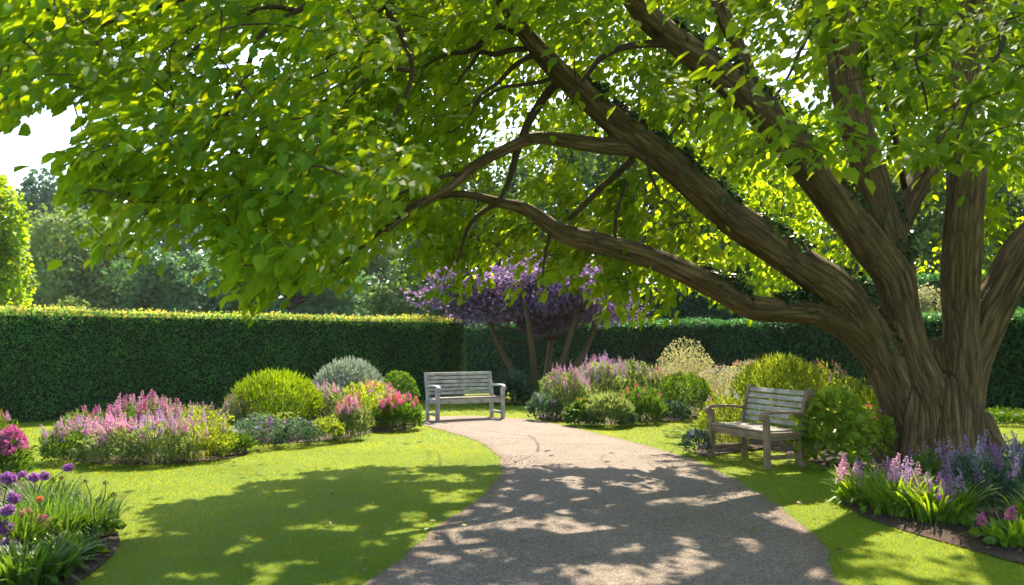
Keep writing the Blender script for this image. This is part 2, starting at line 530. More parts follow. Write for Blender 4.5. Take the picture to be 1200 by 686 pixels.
M = {
    'turf': ground_mat(), 'gravel': gravel_mat(), 'soil': soil_mat(),
    'grass': leaf_mat('grass_blade', [(.055, .145, .006), (.070, .172, .008), (.085, .19, .010)], (7.4, 2.8, 1.1), 0.5, 0.55, 0.12, 0.2, 0.8),
    'crown': leaf_mat('tree_leaf', [(.048, .120, .008), (.072, .165, .010), (.112, .21, .012), (.17, .245, .014)], (4.9, 3.0, .6), 0.58, 0.55, 0.18, 0.2, 0.5),
    'ivy': leaf_mat('ivy_leaf', [(.012, .030, .008), (.025, .06, .012), (.05, .10, .02)], (2.0, 2.0, .8), 0.3, 0.4, 0.4),
    'bark': bark_mat('bark', (.04, .023, .010), (.155, .096, .043), (.30, .195, .098)),
    'twig': plain_mat('twig_bark', (.06, .034, .018), 0.85),
    'hedge': leaf_mat('hedge_leaf', [(.022, .11, .024), (.038, .16, .032), (.07, .21, .042), (.32, .34, .085)], (2.8, 2.0, .9), 0.45, 0.45, 0.35, 0.25, 0.9),  # palest stop mostly paints sunlight on the hedge top
    'hedge2': leaf_mat('beech_leaf', [(.018, .07, .026), (.032, .105, .036), (.055, .15, .045)], (2.0, 2.0, .9), 0.35, 0.4, 0.4, 0.3, 0.7),
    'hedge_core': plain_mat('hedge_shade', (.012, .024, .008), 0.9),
    'golden': leaf_mat('golden_leaf', [(.07, .14, .006), (.12, .19, .007), (.19, .25, .010)], (1.8, 1.75, .6), 0.45),
    'box': leaf_mat('box_leaf', [(.045, .10, .008), (.075, .15, .010), (.12, .19, .012)], (2.2, 1.9, .7), 0.4),
    'silver': leaf_mat('silver_leaf', [(.13, .17, .14), (.20, .25, .20), (.29, .33, .27)], (1.2, 1.2, 1.0), 0.35),
    'green': leaf_mat('mid_green_leaf', [(.035, .085, .012), (.06, .13, .016), (.10, .17, .022)], (2.2, 1.9, .7), 0.42),
    'lime': leaf_mat('lime_leaf', [(.09, .16, .014), (.15, .23, .022), (.25, .31, .05)], (2.3, 1.9, .8), 0.47),
    'sage': leaf_mat('sage_leaf', [(.08, .135, .045), (.14, .20, .075), (.21, .265, .11)], (1.9, 1.7, .9), 0.42),
    'bluegreen': leaf_mat('blue_green_leaf', [(.04, .085, .05), (.065, .12, .07), (.11, .17, .10)], (1.5, 1.5, 1.0), 0.35),
    'pale': leaf_mat('pale_straw_leaf', [(.18, .20, .10), (.27, .28, .15), (.37, .36, .22)], (1.5, 1.4, .9), 0.4),
    'strap': leaf_mat('strap_leaf', [(.06, .14, .012), (.10, .20, .016), (.165, .26, .022)], (2.6, 2.1, .7), 0.45, 0.4, 0.4, 0.2),
    'pink': leaf_mat('pink_petal', [(.42, .17, .29), (.56, .29, .42), (.70, .48, .57)], (1.3, 1.1, 1.2), 0.4),
    'magenta': leaf_mat('magenta_petal', [(.36, .06, .20), (.48, .11, .29), (.60, .22, .41)], (1.4, 1.0, 1.2), 0.4),
    'coral': leaf_mat('coral_petal', [(.50, .10, .12), (.60, .20, .20), (.70, .32, .30)], (1.3, 1.0, 1.0), 0.4),
    'purple': leaf_mat('purple_petal', [(.23, .08, .26), (.33, .13, .36), (.45, .25, .48)], (1.4, 1.1, 1.4), 0.4),
    'lilac': leaf_mat('lilac_petal', [(.31, .19, .34), (.43, .30, .46), (.56, .43, .57)], (1.3, 1.1, 1.3), 0.4),
    'blue': leaf_mat('blue_petal', [(.20, .17, .34), (.28, .25, .44), (.40, .37, .54)], (1.3, 1.2, 1.3), 0.4),
    'white': leaf_mat('white_petal', [(.55, .54, .50), (.66, .64, .60), (.75, .72, .68)], (1.0, 1.0, 1.0), 0.35),
    'red': leaf_mat('red_petal', [(.45, .03, .03), (.55, .06, .05), (.62, .13, .08)], (1.4, 1.0, 1.0), 0.35),
    'orange': leaf_mat('orange_petal', [(.60, .20, .05), (.66, .28, .08)], (1.3, 1.1, 1.0), 0.35),
    'seed': plain_mat('seed_head', (.06, .05, .025), 0.9),
    'stem': leaf_mat('green_stem', [(.05, .10, .015), (.08, .14, .02)], (1.5, 1.5, 1.0), 0.2),
    'plum': leaf_mat('plum_leaf', [(.095, .062, .125), (.15, .10, .195), (.225, .155, .28), (.34, .22, .32)], (1.5, 1.2, 1.4), 0.42, 0.5, 0.3, 0.25, 1.0),
    'plum_bark': bark_mat('plum_bark', (.08, .052, .032), (.21, .145, .085), (.33, .24, .15), (18, 18, 4), 0.6, 0.02),
    'far_dark': leaf_mat('far_dark_leaf', [(.045, .11, .045), (.07, .155, .06), (.12, .20, .075)], (1.6, 1.6, .9), 0.35, 0.6, 0.2, 0.3, 0.35),
    'far_blue': leaf_mat('far_blue_green_leaf', [(.045, .10, .06), (.07, .145, .078), (.105, .19, .10)], (1.3, 1.3, 1.0), 0.35, 0.6, 0.2, 0.25, 0.35),  # bluish tint puts some distance haze into the leaf colour
    'far_pale': leaf_mat('far_pale_leaf', [(.095, .155, .045), (.145, .21, .06), (.21, .275, .085)], (1.6, 1.5, .8), 0.38, 0.6, 0.2, 0.25, 0.35),
    'far_gold': leaf_mat('far_golden_leaf', [(.075, .15, .008), (.11, .19, .010), (.16, .23, .014)], (3.7, 3.0, .7), 0.55, 0.5, 0.2),
    'far_mid': leaf_mat('far_mid_leaf', [(.05, .11, .02), (.08, .15, .026), (.13, .20, .035)], (2.2, 1.9, .8), 0.42, 0.6, 0.2, 0.25, 0.35),
    'wood_brown': wood_mat('weathered_brown_wood', (.11, .062, .03), (.22, .145, .08), (.33, .24, .15)),
    'wood_pale': wood_mat('weathered_pale_wood', (.22, .20, .175), (.38, .355, .32), (.52, .50, .46)),
    'wood_silver': wood_mat('weathered_silver_wood', (.25, .245, .245), (.42, .41, .41), (.56, .55, .55)),
    'wood_grey': wood_mat('weathered_grey_brown_wood', (.11, .09, .07), (.20, .17, .14), (.30, .27, .235)),
}

# ------------------------------------------------------------------ ground, path, beds
def sheet(name, outline, mat, z, label=None, dome=0.0, rings=10):
    """flat (or slightly domed) sheet with the given closed outline, radially gridded"""
    outline = np.asarray(outline, float)[:, :2]
    c = outline.mean(0)
    mb = MB()
    n = len(outline)
    V = []
    for k in range(rings + 1):
        t = k / rings
        p = c + (outline - c) * t
        zz = z + dome * (1 - t ** 3)
        V.append(np.column_stack((p, np.full(n, zz))))
    V = np.concatenate(V)
    i, j = np.meshgrid(np.arange(rings), np.arange(n), indexing='ij')
    a = i * n + j
    b = i * n + (j + 1) % n
    mb.add(V, np.stack((a, a + n, b + n, b), -1).reshape(-1, 4))
    o = mb.build(name, mat, smooth=True)
    return tag(o, kind='structure')

gm = MB()
gm.add(np.array([(-400, -400, 0), (400, -400, 0), (400, 400, 0), (-400, 400, 0)], float), np.array([(0, 1, 2, 3)]))
tag(gm.build('ground', M['turf']), kind='structure')

PATH_L = [(-1.55, -6), (-1.6, 0), (-1.35, 3.4)] + [G(*p)[:2] for p in ((430, 686), (470, 655), (520, 615), (565, 583), (588, 556), (584, 536), (560, 518), (525, 507), (492, 498))]
PATH_R = [(2.6, -6), (2.4, 0), (2.2, 3.4)] + [G(*p)[:2] for p in ((988, 686), (972, 650), (930, 607), (882, 575), (840, 552), (795, 534), (740, 518), (690, 506), (655, 498), (625, 492))]
PATH_END = [G(500, 490)[:2], G(560, 488)[:2]]
pl = smoothline(PATH_L, 6)
pr = smoothline(PATH_R, 6)
path_poly = np.concatenate((pl, np.array(PATH_END), pr[::-1]))

def strip_path():
    """the path as a ribbon of cross rows between its two edges, so that it is never self-crossing"""
    n, w = 140, 14
    def resample(l, n):
        s = np.concatenate(([0], np.cumsum(np.linalg.norm(np.diff(l, axis=0), axis=1))))
        t = np.linspace(0, s[-1], n)
        return np.column_stack((np.interp(t, s, l[:, 0]), np.interp(t, s, l[:, 1])))
    a = resample(np.concatenate((pl, np.array([PATH_END[0]]))), n)
    b = resample(np.concatenate((pr, np.array([PATH_END[1]]))), n)
    V = []
    TS = [0, .02, .045, .08, .14, .22, .34, .5, .66, .78, .86, .92, .955, .98, 1]
    RN = []
    for k in range(w + 1):
        t = TS[k]
        RN.append(np.full(n, max(0, 1 - min(t, 1 - t) / .075)))
        p = a * (1 - t) + b * t
        e = 0.045 * vnoise(np.column_stack((p * 5, np.full(n, k * .0)))) if k in (0, w) else np.zeros(n)
        p = p + np.column_stack((e, e * 0))
        V.append(np.column_stack((p, np.full(n, 0.006 + 0.03 * math.sin(math.pi * t) ** 0.7 * 0.6))))
    V = np.concatenate(V)
    i, j = np.meshgrid(np.arange(w), np.arange(n - 1), indexing='ij')
    q = i * n + j
    mb = MB()
    mb.add(V, np.stack((q, q + n, q + n + 1, q + 1), -1).reshape(-1, 4), 0, np.concatenate(RN))
    return tag(mb.build('path', M['gravel'], smooth=True), kind='structure')
strip_path()

def gp(*pts):
    return smoothline([G(*p) for p in pts], 5, closed=True)
BEDS = {
    'near_left': np.concatenate((smoothline([G(60, 700), G(108, 672), G(139, 642), G(134, 622), G(105, 603), G(55, 575), G(-20, 556)], 5), np.array([G(-220, 545), G(-330, 590), G(-330, 700), (-4.4, 3.2, 0), (-3.0, 3.6, 0)]))),
    'near_right': smoothline([G(1003, 568), G(984, 584), G(1010, 605), G(1070, 626), G(1130, 643), G(1205, 664), G(1330, 690), G(1440, 640), G(1330, 560), G(1180, 528), G(1060, 532)], 5, closed=True),
    'island': gp((55, 538), (85, 547), (140, 550), (200, 548), (250, 543), (292, 534), (280, 524), (200, 520), (110, 524)),
    'golden': gp((268, 518), (300, 527), (350, 525), (400, 519), (435, 511), (470, 507), (492, 499), (480, 488), (430, 480), (370, 484), (300, 498)),
    'middle': gp((622, 492), (650, 499), (700, 503), (760, 501), (820, 496), (880, 490), (960, 478), (900, 462), (760, 462), (650, 474)),
    'bench_side': gp((816, 531), (832, 535), (870, 524), (900, 527), (948, 541), (965, 548), (1010, 548), (1050, 532), (1050, 508), (960, 500), (870, 503), (826, 516)),
}
for k_ in ('island', 'golden', 'middle'):
    c_ = BEDS[k_].mean(0)
    BEDS[k_] = c_ + (BEDS[k_] - c_) * np.array((.95, .8, 1)) + np.array((0, .12, 0))
for k_, poly in BEDS.items():
    sheet('flower_bed_soil', poly, M['soil'], 0.010, dome=0.02)

def mulch():
    g = np.random.default_rng(13)
    mb = MB()
    for k_ in ('near_left', 'near_right'):
        n = 9000
        x = g.uniform(-5, 5.5, n); y = g.uniform(4.2, 9, n)
        k = inpoly(x, y, BEDS[k_])
        x, y = x[k], y[k]
        n = len(x)
        T = (np.array([(1, 0, 0), (-1, 0, 0), (0, 1, 0), (0, -1, 0), (0, 0, .6), (0, 0, -.6)], float), [np.array([(0, 2, 4), (2, 1, 4), (1, 3, 4), (3, 0, 4)])])
        scatter(mb, T, np.column_stack((x, y, np.full(n, .03))), frames(rdir(n, g) * (1, 1, .4), np.tile((0, 0, 1.0), (n, 1)) + g.normal(size=(n, 3)) * .5), np.column_stack((g.uniform(.008, .03, n), g.uniform(.006, .016, n), g.uniform(.006, .016, n))), g.uniform(0, 1, n))
    m = leaf_mat('bark_chip', [(.02, .011, .006), (.06, .032, .018), (.14, .08, .05)], fac=0, rough=.9)
    tag(mb.build('bark_mulch', m), 'dark crumbly soil and bark chips strewn over the near flower beds', 'mulch', kind='stuff')
mulch()

# ------------------------------------------------------------------ lawn grass: one mass of blades
def grass():
    mb = MB()
    def zone(y0, y1, xw, dens, h, w, rng):
        area = (y1 - y0) * 2 * xw
        n = int(area * dens)
        x = rng.uniform(-xw, xw, n)
        y = rng.uniform(y0, y1, n)
        keep = np.abs(x) < (0.66 * y + 1.2)
        pn = vnoise(np.column_stack((x * 9, y * 9, np.zeros(n)))) * 0.03 + vnoise(np.column_stack((x * 31, y * 31, np.zeros(n)))) * 0.03
        keep &= ~inpoly(x + pn, y, path_poly)
        for poly in BEDS.values():
            keep &= ~inpoly(x + pn, y, poly)
        x, y = x[keep], y[keep]
        n = len(x)
        ang = rng.uniform(0, 2 * math.pi, n)
        hh = h * rng.uniform(.5, 1.25, n)
        lean = rng.uniform(.2, 1.3, n) * hh
        la = rng.uniform(0, 2 * math.pi, n)
        ww = w * rng.uniform(.6, 1.3, n)
        b = np.column_stack((x, y, np.full(n, -.002)))
        s = np.column_stack((np.cos(ang), np.sin(ang), np.zeros(n))) * ww[:, None] / 2
        tip = b + np.column_stack((np.cos(la) * lean, np.sin(la) * lean, hh))
        V = np.stack((b - s, b + s, tip), 1).reshape(-1, 3)
        F = np.arange(n * 3).reshape(-1, 3)
        big = vnoise(np.column_stack((x * .7, y * .7, np.zeros(n))), 5) * .25
        mb.add(V, F, 0, np.repeat(np.clip(rng.normal(.5, .09, n) + big, 0, 1), 3))
    g = np.random.default_rng(3)
    zone(3.6, 6.5, 5.4, 6500, .017, .0042, g)
    zone(6.5, 9.0, 7.0, 4600, .018, .0048, g)
    zone(9.0, 12.5, 9.5, 3000, .019, .006, g)
    zone(12.5, 18.0, 13.0, 1400, .021, .009, g)
    zone(18.0, 26.0, 14.0, 320, .025, .02, g)
    o = mb.build('lawn_grass', M['grass'])
    tag(o, 'short mown lawn grass either side of the gravel path', 'grass', kind='stuff')
grass()

def pebbles():
    g = np.random.default_rng(5)
    n = 42000
    x = g.uniform(-2.2, 4, n)
    y = 4.2 + g.power(1.2, n) * 7
    k = inpoly(x, y, path_poly)
    x, y = x[k], y[k]
    n = len(x)
    T = (np.array([(1, 0, 0), (-1, 0, 0), (0, 1, 0), (0, -1, 0), (0, 0, .7), (0, 0, -.7)], float),
         [np.array([(0, 2, 4), (2, 1, 4), (1, 3, 4), (3, 0, 4)])])
    rot = frames(rdir(n, g) * (1, 1, .3), np.tile((0, 0, 1.0), (n, 1)) + g.normal(size=(n, 3)) * .3)
    # stand on the cambered surface
    z = 0.016 + 0 * x
    mb = MB()
    scatter(mb, T, np.column_stack((x, y, z + .004)), rot, np.column_stack((g.uniform(.003, .008, n), g.uniform(.003, .006, n), g.uniform(.003, .006, n))), g.uniform(0, 1, n))
    m = leaf_mat('pebble', [(.12, .09, .07), (.21, .165, .14), (.33, .28, .245)], fac=0, rough=.8)
    tag(mb.build('path_gravel', m), 'loose buff gravel stones strewn over the curving path', 'gravel', kind='stuff')
pebbles()

def litter():
    g = np.random.default_rng(9)
    n = 420
    x = g.uniform(-5, 4.5, n); y = g.uniform(4.5, 12, n)
    edge = np.min(((np.concatenate((pl, pr))[None, :, :] - np.column_stack((x, y))[:, None, :]) ** 2).sum(2), 1) ** .5
    k = (edge < .25) | (g.uniform(0, 1, n) < .22)
    x, y = x[k], y[k]
    n = len(x)
    mb = MB()
    scatter(mb, LEAF_BROAD, np.column_stack((x, y, np.where(inpoly(x, y, path_poly), .03, .026))), frames(rdir(n, g) * (1, 1, .15), np.tile((0, 0, 1.0), (n, 1)) + g.normal(size=(n, 3)) * .35), g.uniform(.025, .06, n), g.uniform(0, 1, n))
    m = leaf_mat('dry_leaf', [(.10, .05, .02), (.22, .13, .05), (.20, .22, .04)], (1.5, 1.3, .8), .3)
    tag(mb.build('fallen_leaves', m), 'small fallen leaves lying along the edges of the gravel path', 'leaves', kind='stuff')
litter()

# ------------------------------------------------------------------ hedges
def hedge(name, label, pts, h, th, mat, dens, leaf, seed, shoots=0.5):
    """clipped hedge along pts (front face line); thickness th goes away from the camera"""
    g = np.random.default_rng(seed)
    pts = [np.array((p[0], p[1], 0.0)) for p in pts]
    root = thing(name, label, 'hedge', tuple(pts[0]))
    core, mb = MB(), MB()
    o0 = pts[0]
    for a, b in zip(pts[:-1], pts[1:]):
        t = norm(b - a)
        nb = np.array((-t[1], t[0], 0))
        if nb[1] < 0: nb = -nb
        L = np.linalg.norm(b - a)
        # core
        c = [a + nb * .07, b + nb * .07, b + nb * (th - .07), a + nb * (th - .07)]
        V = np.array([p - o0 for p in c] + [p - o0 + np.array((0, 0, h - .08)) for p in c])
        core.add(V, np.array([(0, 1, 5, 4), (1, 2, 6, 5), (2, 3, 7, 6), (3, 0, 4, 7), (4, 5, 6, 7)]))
        # leaves on faces: (origin, u, v, normal)
        faces = [(a, t * L, np.array((0, 0, h)), -nb, 1.0), (a + np.array((0, 0, h)), t * L, nb * th, np.array((0, 0, 1.0)), 1.0),
                 (a, nb * th, np.array((0, 0, h)), -t, 1.0), (b, nb * th, np.array((0, 0, h)), t, 1.0), (a + nb * th, t * L, np.array((0, 0, h)), nb, .35)]
        for fo, u, v, nn, dm in faces:
            area = np.linalg.norm(u) * np.linalg.norm(v)
            n = int(area * dens * dm)
            uu, vv = g.uniform(0, 1, n), g.uniform(0, 1, n)
            p = fo + uu[:, None] * u + vv[:, None] * v
            lump = vnoise(p * 1.6, 3) * .045 + vnoise(p * 5, 4) * .035
            top = nn[2] > .5
            dep = lump - g.power(2.2, n) * -0 - g.exponential(.03, n)
            p = p + nn * dep[:, None]
            p[:, 2] += (vnoise(np.column_stack((p[:, 0] * .8, p[:, 1] * .8, p[:, 2] * 0)), 17) * .035) * (p[:, 2] / h)
            if top:
                s = g.uniform(0, 1, n) < .12 * shoots
                p[:, 2] += np.where(s, g.uniform(0, .09, n), 0)
            axis = norm(rdir(n, g) + np.array((0, 0, .45)) + nn * .25)
            nor = norm(nn * .8 + rdir(n, g) * .8 + np.array((0, 0, .3)))
            r = np.clip(g.normal(.42, .2, n) + lump * 2.5 + (.42 if top else -.08), 0, 1)  # top leaves paler, sides darker: sunlight and new growth put into the colour
            scatter(mb, LEAF_SMALL, p - o0, frames(axis, nor), leaf * g.uniform(.7, 1.3, n), r)
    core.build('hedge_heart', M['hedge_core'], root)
    mb.build('foliage', mat, root)
    return root

HL0, HL1 = G(-210, 519), G(549, 467)
hl_dir = norm(G(545, 466.5) - G(0, 497))
hl_a = G(0, 497) - hl_dir * 4.5
hl_b = G(0, 497) + hl_dir * (np.linalg.norm(G(545, 466.5) - G(0, 497)))
hedge('clipped_hedge', 'long neatly clipped dark hedge with sunlit top along the left lawn', [hl_a, hl_b], 2.06, 1.3, M['hedge'], 1500, .055, 11, 1.0)
hedge('beech_hedge', 'loose dark hedge behind the big tree and the right-hand flower beds', [(14.5, 13.5), (9.5, 17.4), (4.5, 24.0), (.2, 27.2), (-3.6, 28.4)], 2.0, 1.4, M['hedge2'], 620, .095, 12, 2.0)

hedge('tall_hedge', 'tall rough dark hedge standing farther back behind the purple tree and the loose hedge', [(18.0, 18.5), (9.0, 27.0), (-3.0, 33.0)], 3.3, 1.6, M['hedge2'], 260, .15, 14, 2.5)

# ------------------------------------------------------------------ the great tree
def px_line(pts, n=8):
    """[(px, py, depth, radius in px)] -> smoothed points (world) + radii (m)"""
    W, r = [], []
    for (px, py, d, rp) in pts:
        W.append(np.concatenate((P(px, py, d), [rp * d / FPX])))
    s = smoothline(W, n)
    return s[:, :3], s[:, 3]

TD = 11.5
STEMS = {  # strands that only belong to the foot
    'e': [(1098, 450, 11.95, 30), (1098, 490, 11.95, 42), (1098, 530, 12.0, 50), (1098, 560, 12.0, 58)],
    'f': [(1074, 450, 11.2, 11), (1071, 505, 11.07, 13), (1067, 545, 11.0, 16), (1063, 565, 10.95, 18)],
    'g': [(1110, 445, 11.15, 11), (1111, 500, 11.0, 14), (1114, 545, 10.88, 16), (1115, 566, 10.83, 21)],
    'j': [(1026, 362, 11.4, 9), (1034, 405, 11.45, 18), (1054, 470, 11.6, 24), (1062, 540, 11.65, 26)],
    'k': [(1096, 396, 11.5, 8), (1098, 428, 11.42, 15), (1099, 465, 11.4, 17), (1103, 510, 11.45, 20)],
    'l': [(1146, 400, 11.75, 9), (1132, 445, 11.65, 18), (1130, 500, 11.65, 20)],
    'm': [(1046, 500, 11.35, 16), (1036, 532, 11.2, 14), (1018, 552, 11.05, 9)],
    'h': [(1146, 490, 11.4, 16), (1166, 524, 11.3, 13), (1192, 545, 11.2, 8)],
}
LIMBS = {   # each strand runs from the foot of the trunk up into its limb
    'diagonal': [(1062, 565, 11.3, 30), (1063, 535, 11.35, 27), (1059, 490, 11.4, 25), (1044, 440, 11.35, 26), (1016, 388, 11.25, 27), (985, 345, 11.1, 26), (940, 312, 10.9, 24), (900, 285, 10.7, 23.5), (860, 258, 10.5, 22.5), (820, 222, 10.25, 21.5), (780, 188, 10.0, 20), (734, 153, 9.7, 18), (690, 115, 9.4, 17), (650, 78, 9.1, 15), (620, 45, 8.9, 12), (590, 5, 8.6, 10), (572, -40, 8.3, 9), (548, -110, 7.9, 7), (500, -190, 7.4, 5)],
    'low': [(1058, 500, 11.4, 16), (1050, 458, 11.35, 20), (1032, 422, 11.3, 22), (1003, 390, 11.2, 21), (962, 367, 11.1, 18.5), (920, 363, 10.95, 17.5), (880, 360, 10.8, 17), (840, 338, 10.6, 16), (800, 318, 10.4, 15.5), (745, 297, 10.2, 15.5), (690, 283, 10.0, 15), (655, 272, 9.8, 13), (620, 247, 9.6, 10), (580, 236, 9.4, 8), (545, 228, 9.2, 6.5), (505, 232, 9.0, 5), (470, 246, 8.7, 4)],
    'diagonal_fork': [(790, 190, 10.0, 12), (747, 176, 9.8, 11.5), (700, 170, 9.6, 10.5), (655, 163, 9.5, 10), (625, 162, 9.35, 9), (595, 174, 9.2, 8), (560, 192, 9.0, 7), (525, 221, 8.8, 6), (495, 240, 8.5, 4.5), (450, 272, 8.1, 3.5)],
    'steep': [(1092, 565, 11.15, 29), (1093, 530, 11.2, 25), (1087, 470, 11.25, 26), (1070, 415, 11.3, 24), (1057, 370, 11.3, 23), (1046, 325, 11.25, 24.5), (1020, 290, 11.1, 24), (985, 245, 10.8, 23), (950, 200, 10.5, 22), (910, 150, 10.15, 21.5), (870, 110, 9.8, 20.5), (825, 72, 9.4, 19), (785, 42, 9.0, 17), (750, 10, 8.6, 15), (715, -40, 8.1, 12), (660, -110, 7.4, 9), (590, -190, 6.6, 6)],
    'steep_fork': [(905, 138, 10.1, 9), (885, 108, 10.0, 10), (873, 75, 9.95, 10), (858, 40, 9.9, 10), (843, 2, 9.8, 10), (830, -60, 9.7, 9), (800, -150, 9.5, 7)],
    'upright': [(1056, 350, 11.35, 20), (1048, 305, 11.45, 22), (1035, 262, 11.5, 22), (1018, 205, 11.5, 20.5), (1003, 150, 11.5, 20), (990, 95, 11.5, 19), (984, 45, 11.45, 18), (975, -10, 11.4, 16), (955, -90, 11.3, 13), (940, -200, 11.1, 9)],
    'upright_fork': [(1042, 290, 11.6, 15), (1062, 240, 11.8, 16), (1085, 200, 12.0, 15), (1110, 160, 12.3, 13), (1140, 110, 12.6, 11), (1180, 40, 12.9, 9), (1230, -60, 13.2, 7)],
    'tall': [(1128, 565, 11.2, 32), (1127, 530, 11.25, 28), (1125, 475, 11.3, 26), (1126, 425, 11.35, 23), (1125, 375, 11.35, 21), (1125, 320, 11.3, 24), (1128, 265, 11.25, 24.5), (1132, 215, 11.2, 24), (1132, 165, 11.15, 23), (1129, 115, 11.1, 21.5), (1134, 60, 11.0, 20.5), (1142, 0, 10.9, 18), (1150, -80, 10.7, 15), (1165, -200, 10.4, 10)],
    'right': [(1146, 565, 11.5, 26), (1140, 530, 11.5, 22), (1131, 480, 11.55, 22), (1136, 430, 11.6, 23), (1153, 382, 11.6, 24), (1174, 340, 11.55, 25), (1200, 295, 11.5, 26), (1235, 255, 11.4, 24), (1290, 215, 11.2, 21), (1360, 150, 11.0, 16), (1450, 60, 10.7, 10)],
}
LIMB_PTS = {k: px_line(v, 6) for k, v in LIMBS.items()}
STEM_PTS = {k: px_line(v, 6) for k, v in STEMS.items()}

# visible secondary boughs: (px, py, depth, radius px)
BOUGHS = [
    [(560, -90, 7.6, 6), (470, -50, 7.0, 5.5), (372, -2, 6.5, 4.5), (345, 15, 6.4, 4.2), (315, 33, 6.3, 4), (296, 58, 6.2, 3.6), (287, 90, 6.1, 3.4), (275, 115, 6.1, 3.2), (256, 148, 6.0, 3), (240, 170, 5.9, 2.6), (215, 195, 5.8, 2), (196, 214, 5.7, 1.4)],
    [(345, 14, 6.4, 3.4), (310, 8, 6.3, 3.2), (287, 18, 6.2, 3), (268, 36, 6.1, 2.8), (240, 50, 6.0, 2.4), (214, 70, 5.9, 2.2), (196, 84, 5.8, 2), (182, 118, 5.7, 1.4)],
    [(250, 158, 6.0, 2), (235, 185, 5.9, 1.8), (215, 215, 5.8, 1.4), (200, 236, 5.7, 1)],
    [(300, -30, 6.1, 4), (235, -5, 5.9, 3.2), (190, 10, 5.7, 2.8), (160, 19, 5.6, 2.4), (130, 27, 5.5, 2.2), (110, 34, 5.4, 2), (92, 50, 5.3, 1.6), (72, 62, 5.2, 1.2)],
    [(105, 38, 5.4, 1.5), (118, 58, 5.4, 1.4), (128, 68, 5.3, 1.2), (134, 98, 5.3, .9)],
    [(520, -80, 8.0, 6), (458, 0, 7.6, 4.8), (470, 30, 7.6, 4.4), (480, 58, 7.5, 3.8), (484, 82, 7.4, 3.4), (472, 118, 7.3, 2.4), (455, 156, 7.2, 1.6)],
    [(484, 84, 7.4, 2.8), (462, 80, 7.3, 2.8), (440, 82, 7.2, 2.2), (420, 100, 7.1, 1.8), (402, 118, 7.0, 1.2)],
    [(500, -45, 7.8, 4), (455, 2, 7.6, 3), (425, 26, 7.5, 2.4), (400, 55, 7.3, 1.8), (372, 74, 7.1, 1.2)],
    [(606, 38, 8.9, 5), (585, 30, 8.9, 4.6), (562, 52, 8.8, 4.2), (545, 60, 8.7, 3.6), (526, 63, 8.6, 2.6), (498, 78, 8.4, 1.6)],
    [(628, 55, 9.0, 4.4), (604, 58, 8.9, 4), (580, 63, 8.8, 3.6), (563, 60, 8.8, 3), (548, 80, 8.7, 2.4), (535, 98, 8.6, 1.4)],
    [(630, 62, 9.0, 4), (610, 72, 8.9, 3.6), (588, 92, 8.8, 3), (566, 110, 8.6, 2.2), (552, 134, 8.5, 1.4)],
    [(660, 90, 9.2, 3.4), (640, 94, 9.1, 3.2), (614, 98, 8.9, 2.6), (588, 101, 8.7, 2.2), (560, 122, 8.5, 1.3)],
    [(668, 98, 9.3, 6), (650, 101, 9.3, 6), (632, 120, 9.35, 6), (615, 147, 9.35, 5.5), (604, 178, 9.3, 5), (594, 212, 9.3, 3.6), (580, 240, 9.2, 2.4)],
    [(742, 186, 9.8, 5), (720, 208, 9.9, 4.4), (694, 230, 9.95, 3.8), (668, 256, 9.9, 3.2)],
    [(778, 50, 8.95, 6), (757, 50, 8.9, 5.4), (724, 56, 8.8, 4.8), (698, 70, 8.7, 4), (680, 96, 8.6, 2.6), (662, 120, 8.5, 1.5)],
    [(600, 236, 9.5, 4), (574, 242, 9.4, 3.4), (548, 268, 9.3, 2.6), (536, 308, 9.2, 1.6)],
    [(500, 238, 8.8, 4), (477, 247, 8.5, 3.4), (440, 278, 8.2, 2.8), (400, 308, 7.9, 2), (370, 318, 7.7, 1.3)],
    [(545, 205, 8.9, 3), (515, 208, 8.7, 2.6), (480, 222, 8.5, 2.2), (452, 232, 8.3, 1.6)],
    [(828, 80, 9.5, 4), (815, 110, 9.5, 3), (800, 140, 9.4, 2.2), (785, 160, 9.4, 1.4)],
    [(760, 165, 9.8, 2.6), (762, 200, 9.8, 2.2), (775, 232, 9.8, 1.5)],
    [(720, 290, 10.1, 2.6), (722, 255, 10.0, 2.2), (735, 215, 9.95, 1.6)],
    [(648, 270, 9.7, 2.4), (640, 295, 9.6, 2), (635, 325, 9.5, 1.3)],
    [(1060, 225, 11.9, 4), (1040, 130, 9.5, 3.4), (1025, 95, 8.0, 2.4), (1018, 60, 7.2, 1.8)],
    [(1140, -60, 10.7, 8), (1120, -90, 8.5, 6.5), (1060, -60, 6.8, 4.5), (985, -10, 5.6, 3.4), (940, 60, 4.9, 2.6), (905, 115, 4.7, 1.6), (880, 130, 4.6, 1)],
    [(1160, -90, 10.6, 8), (1185, -70, 8.0, 6), (1190, 0, 6.2, 4), (1160, 70, 5.2, 3), (1140, 110, 5.0, 2.4), (1120, 160, 4.8, 1.5)],
    [(1085, -75, 7.4, 4), (1080, -10, 6.0, 3), (1075, 60, 5.4, 2.2), (1085, 130, 5.1, 1.4)],
]
BOUGH_PTS = [px_line(b, 5) for b in BOUGHS]

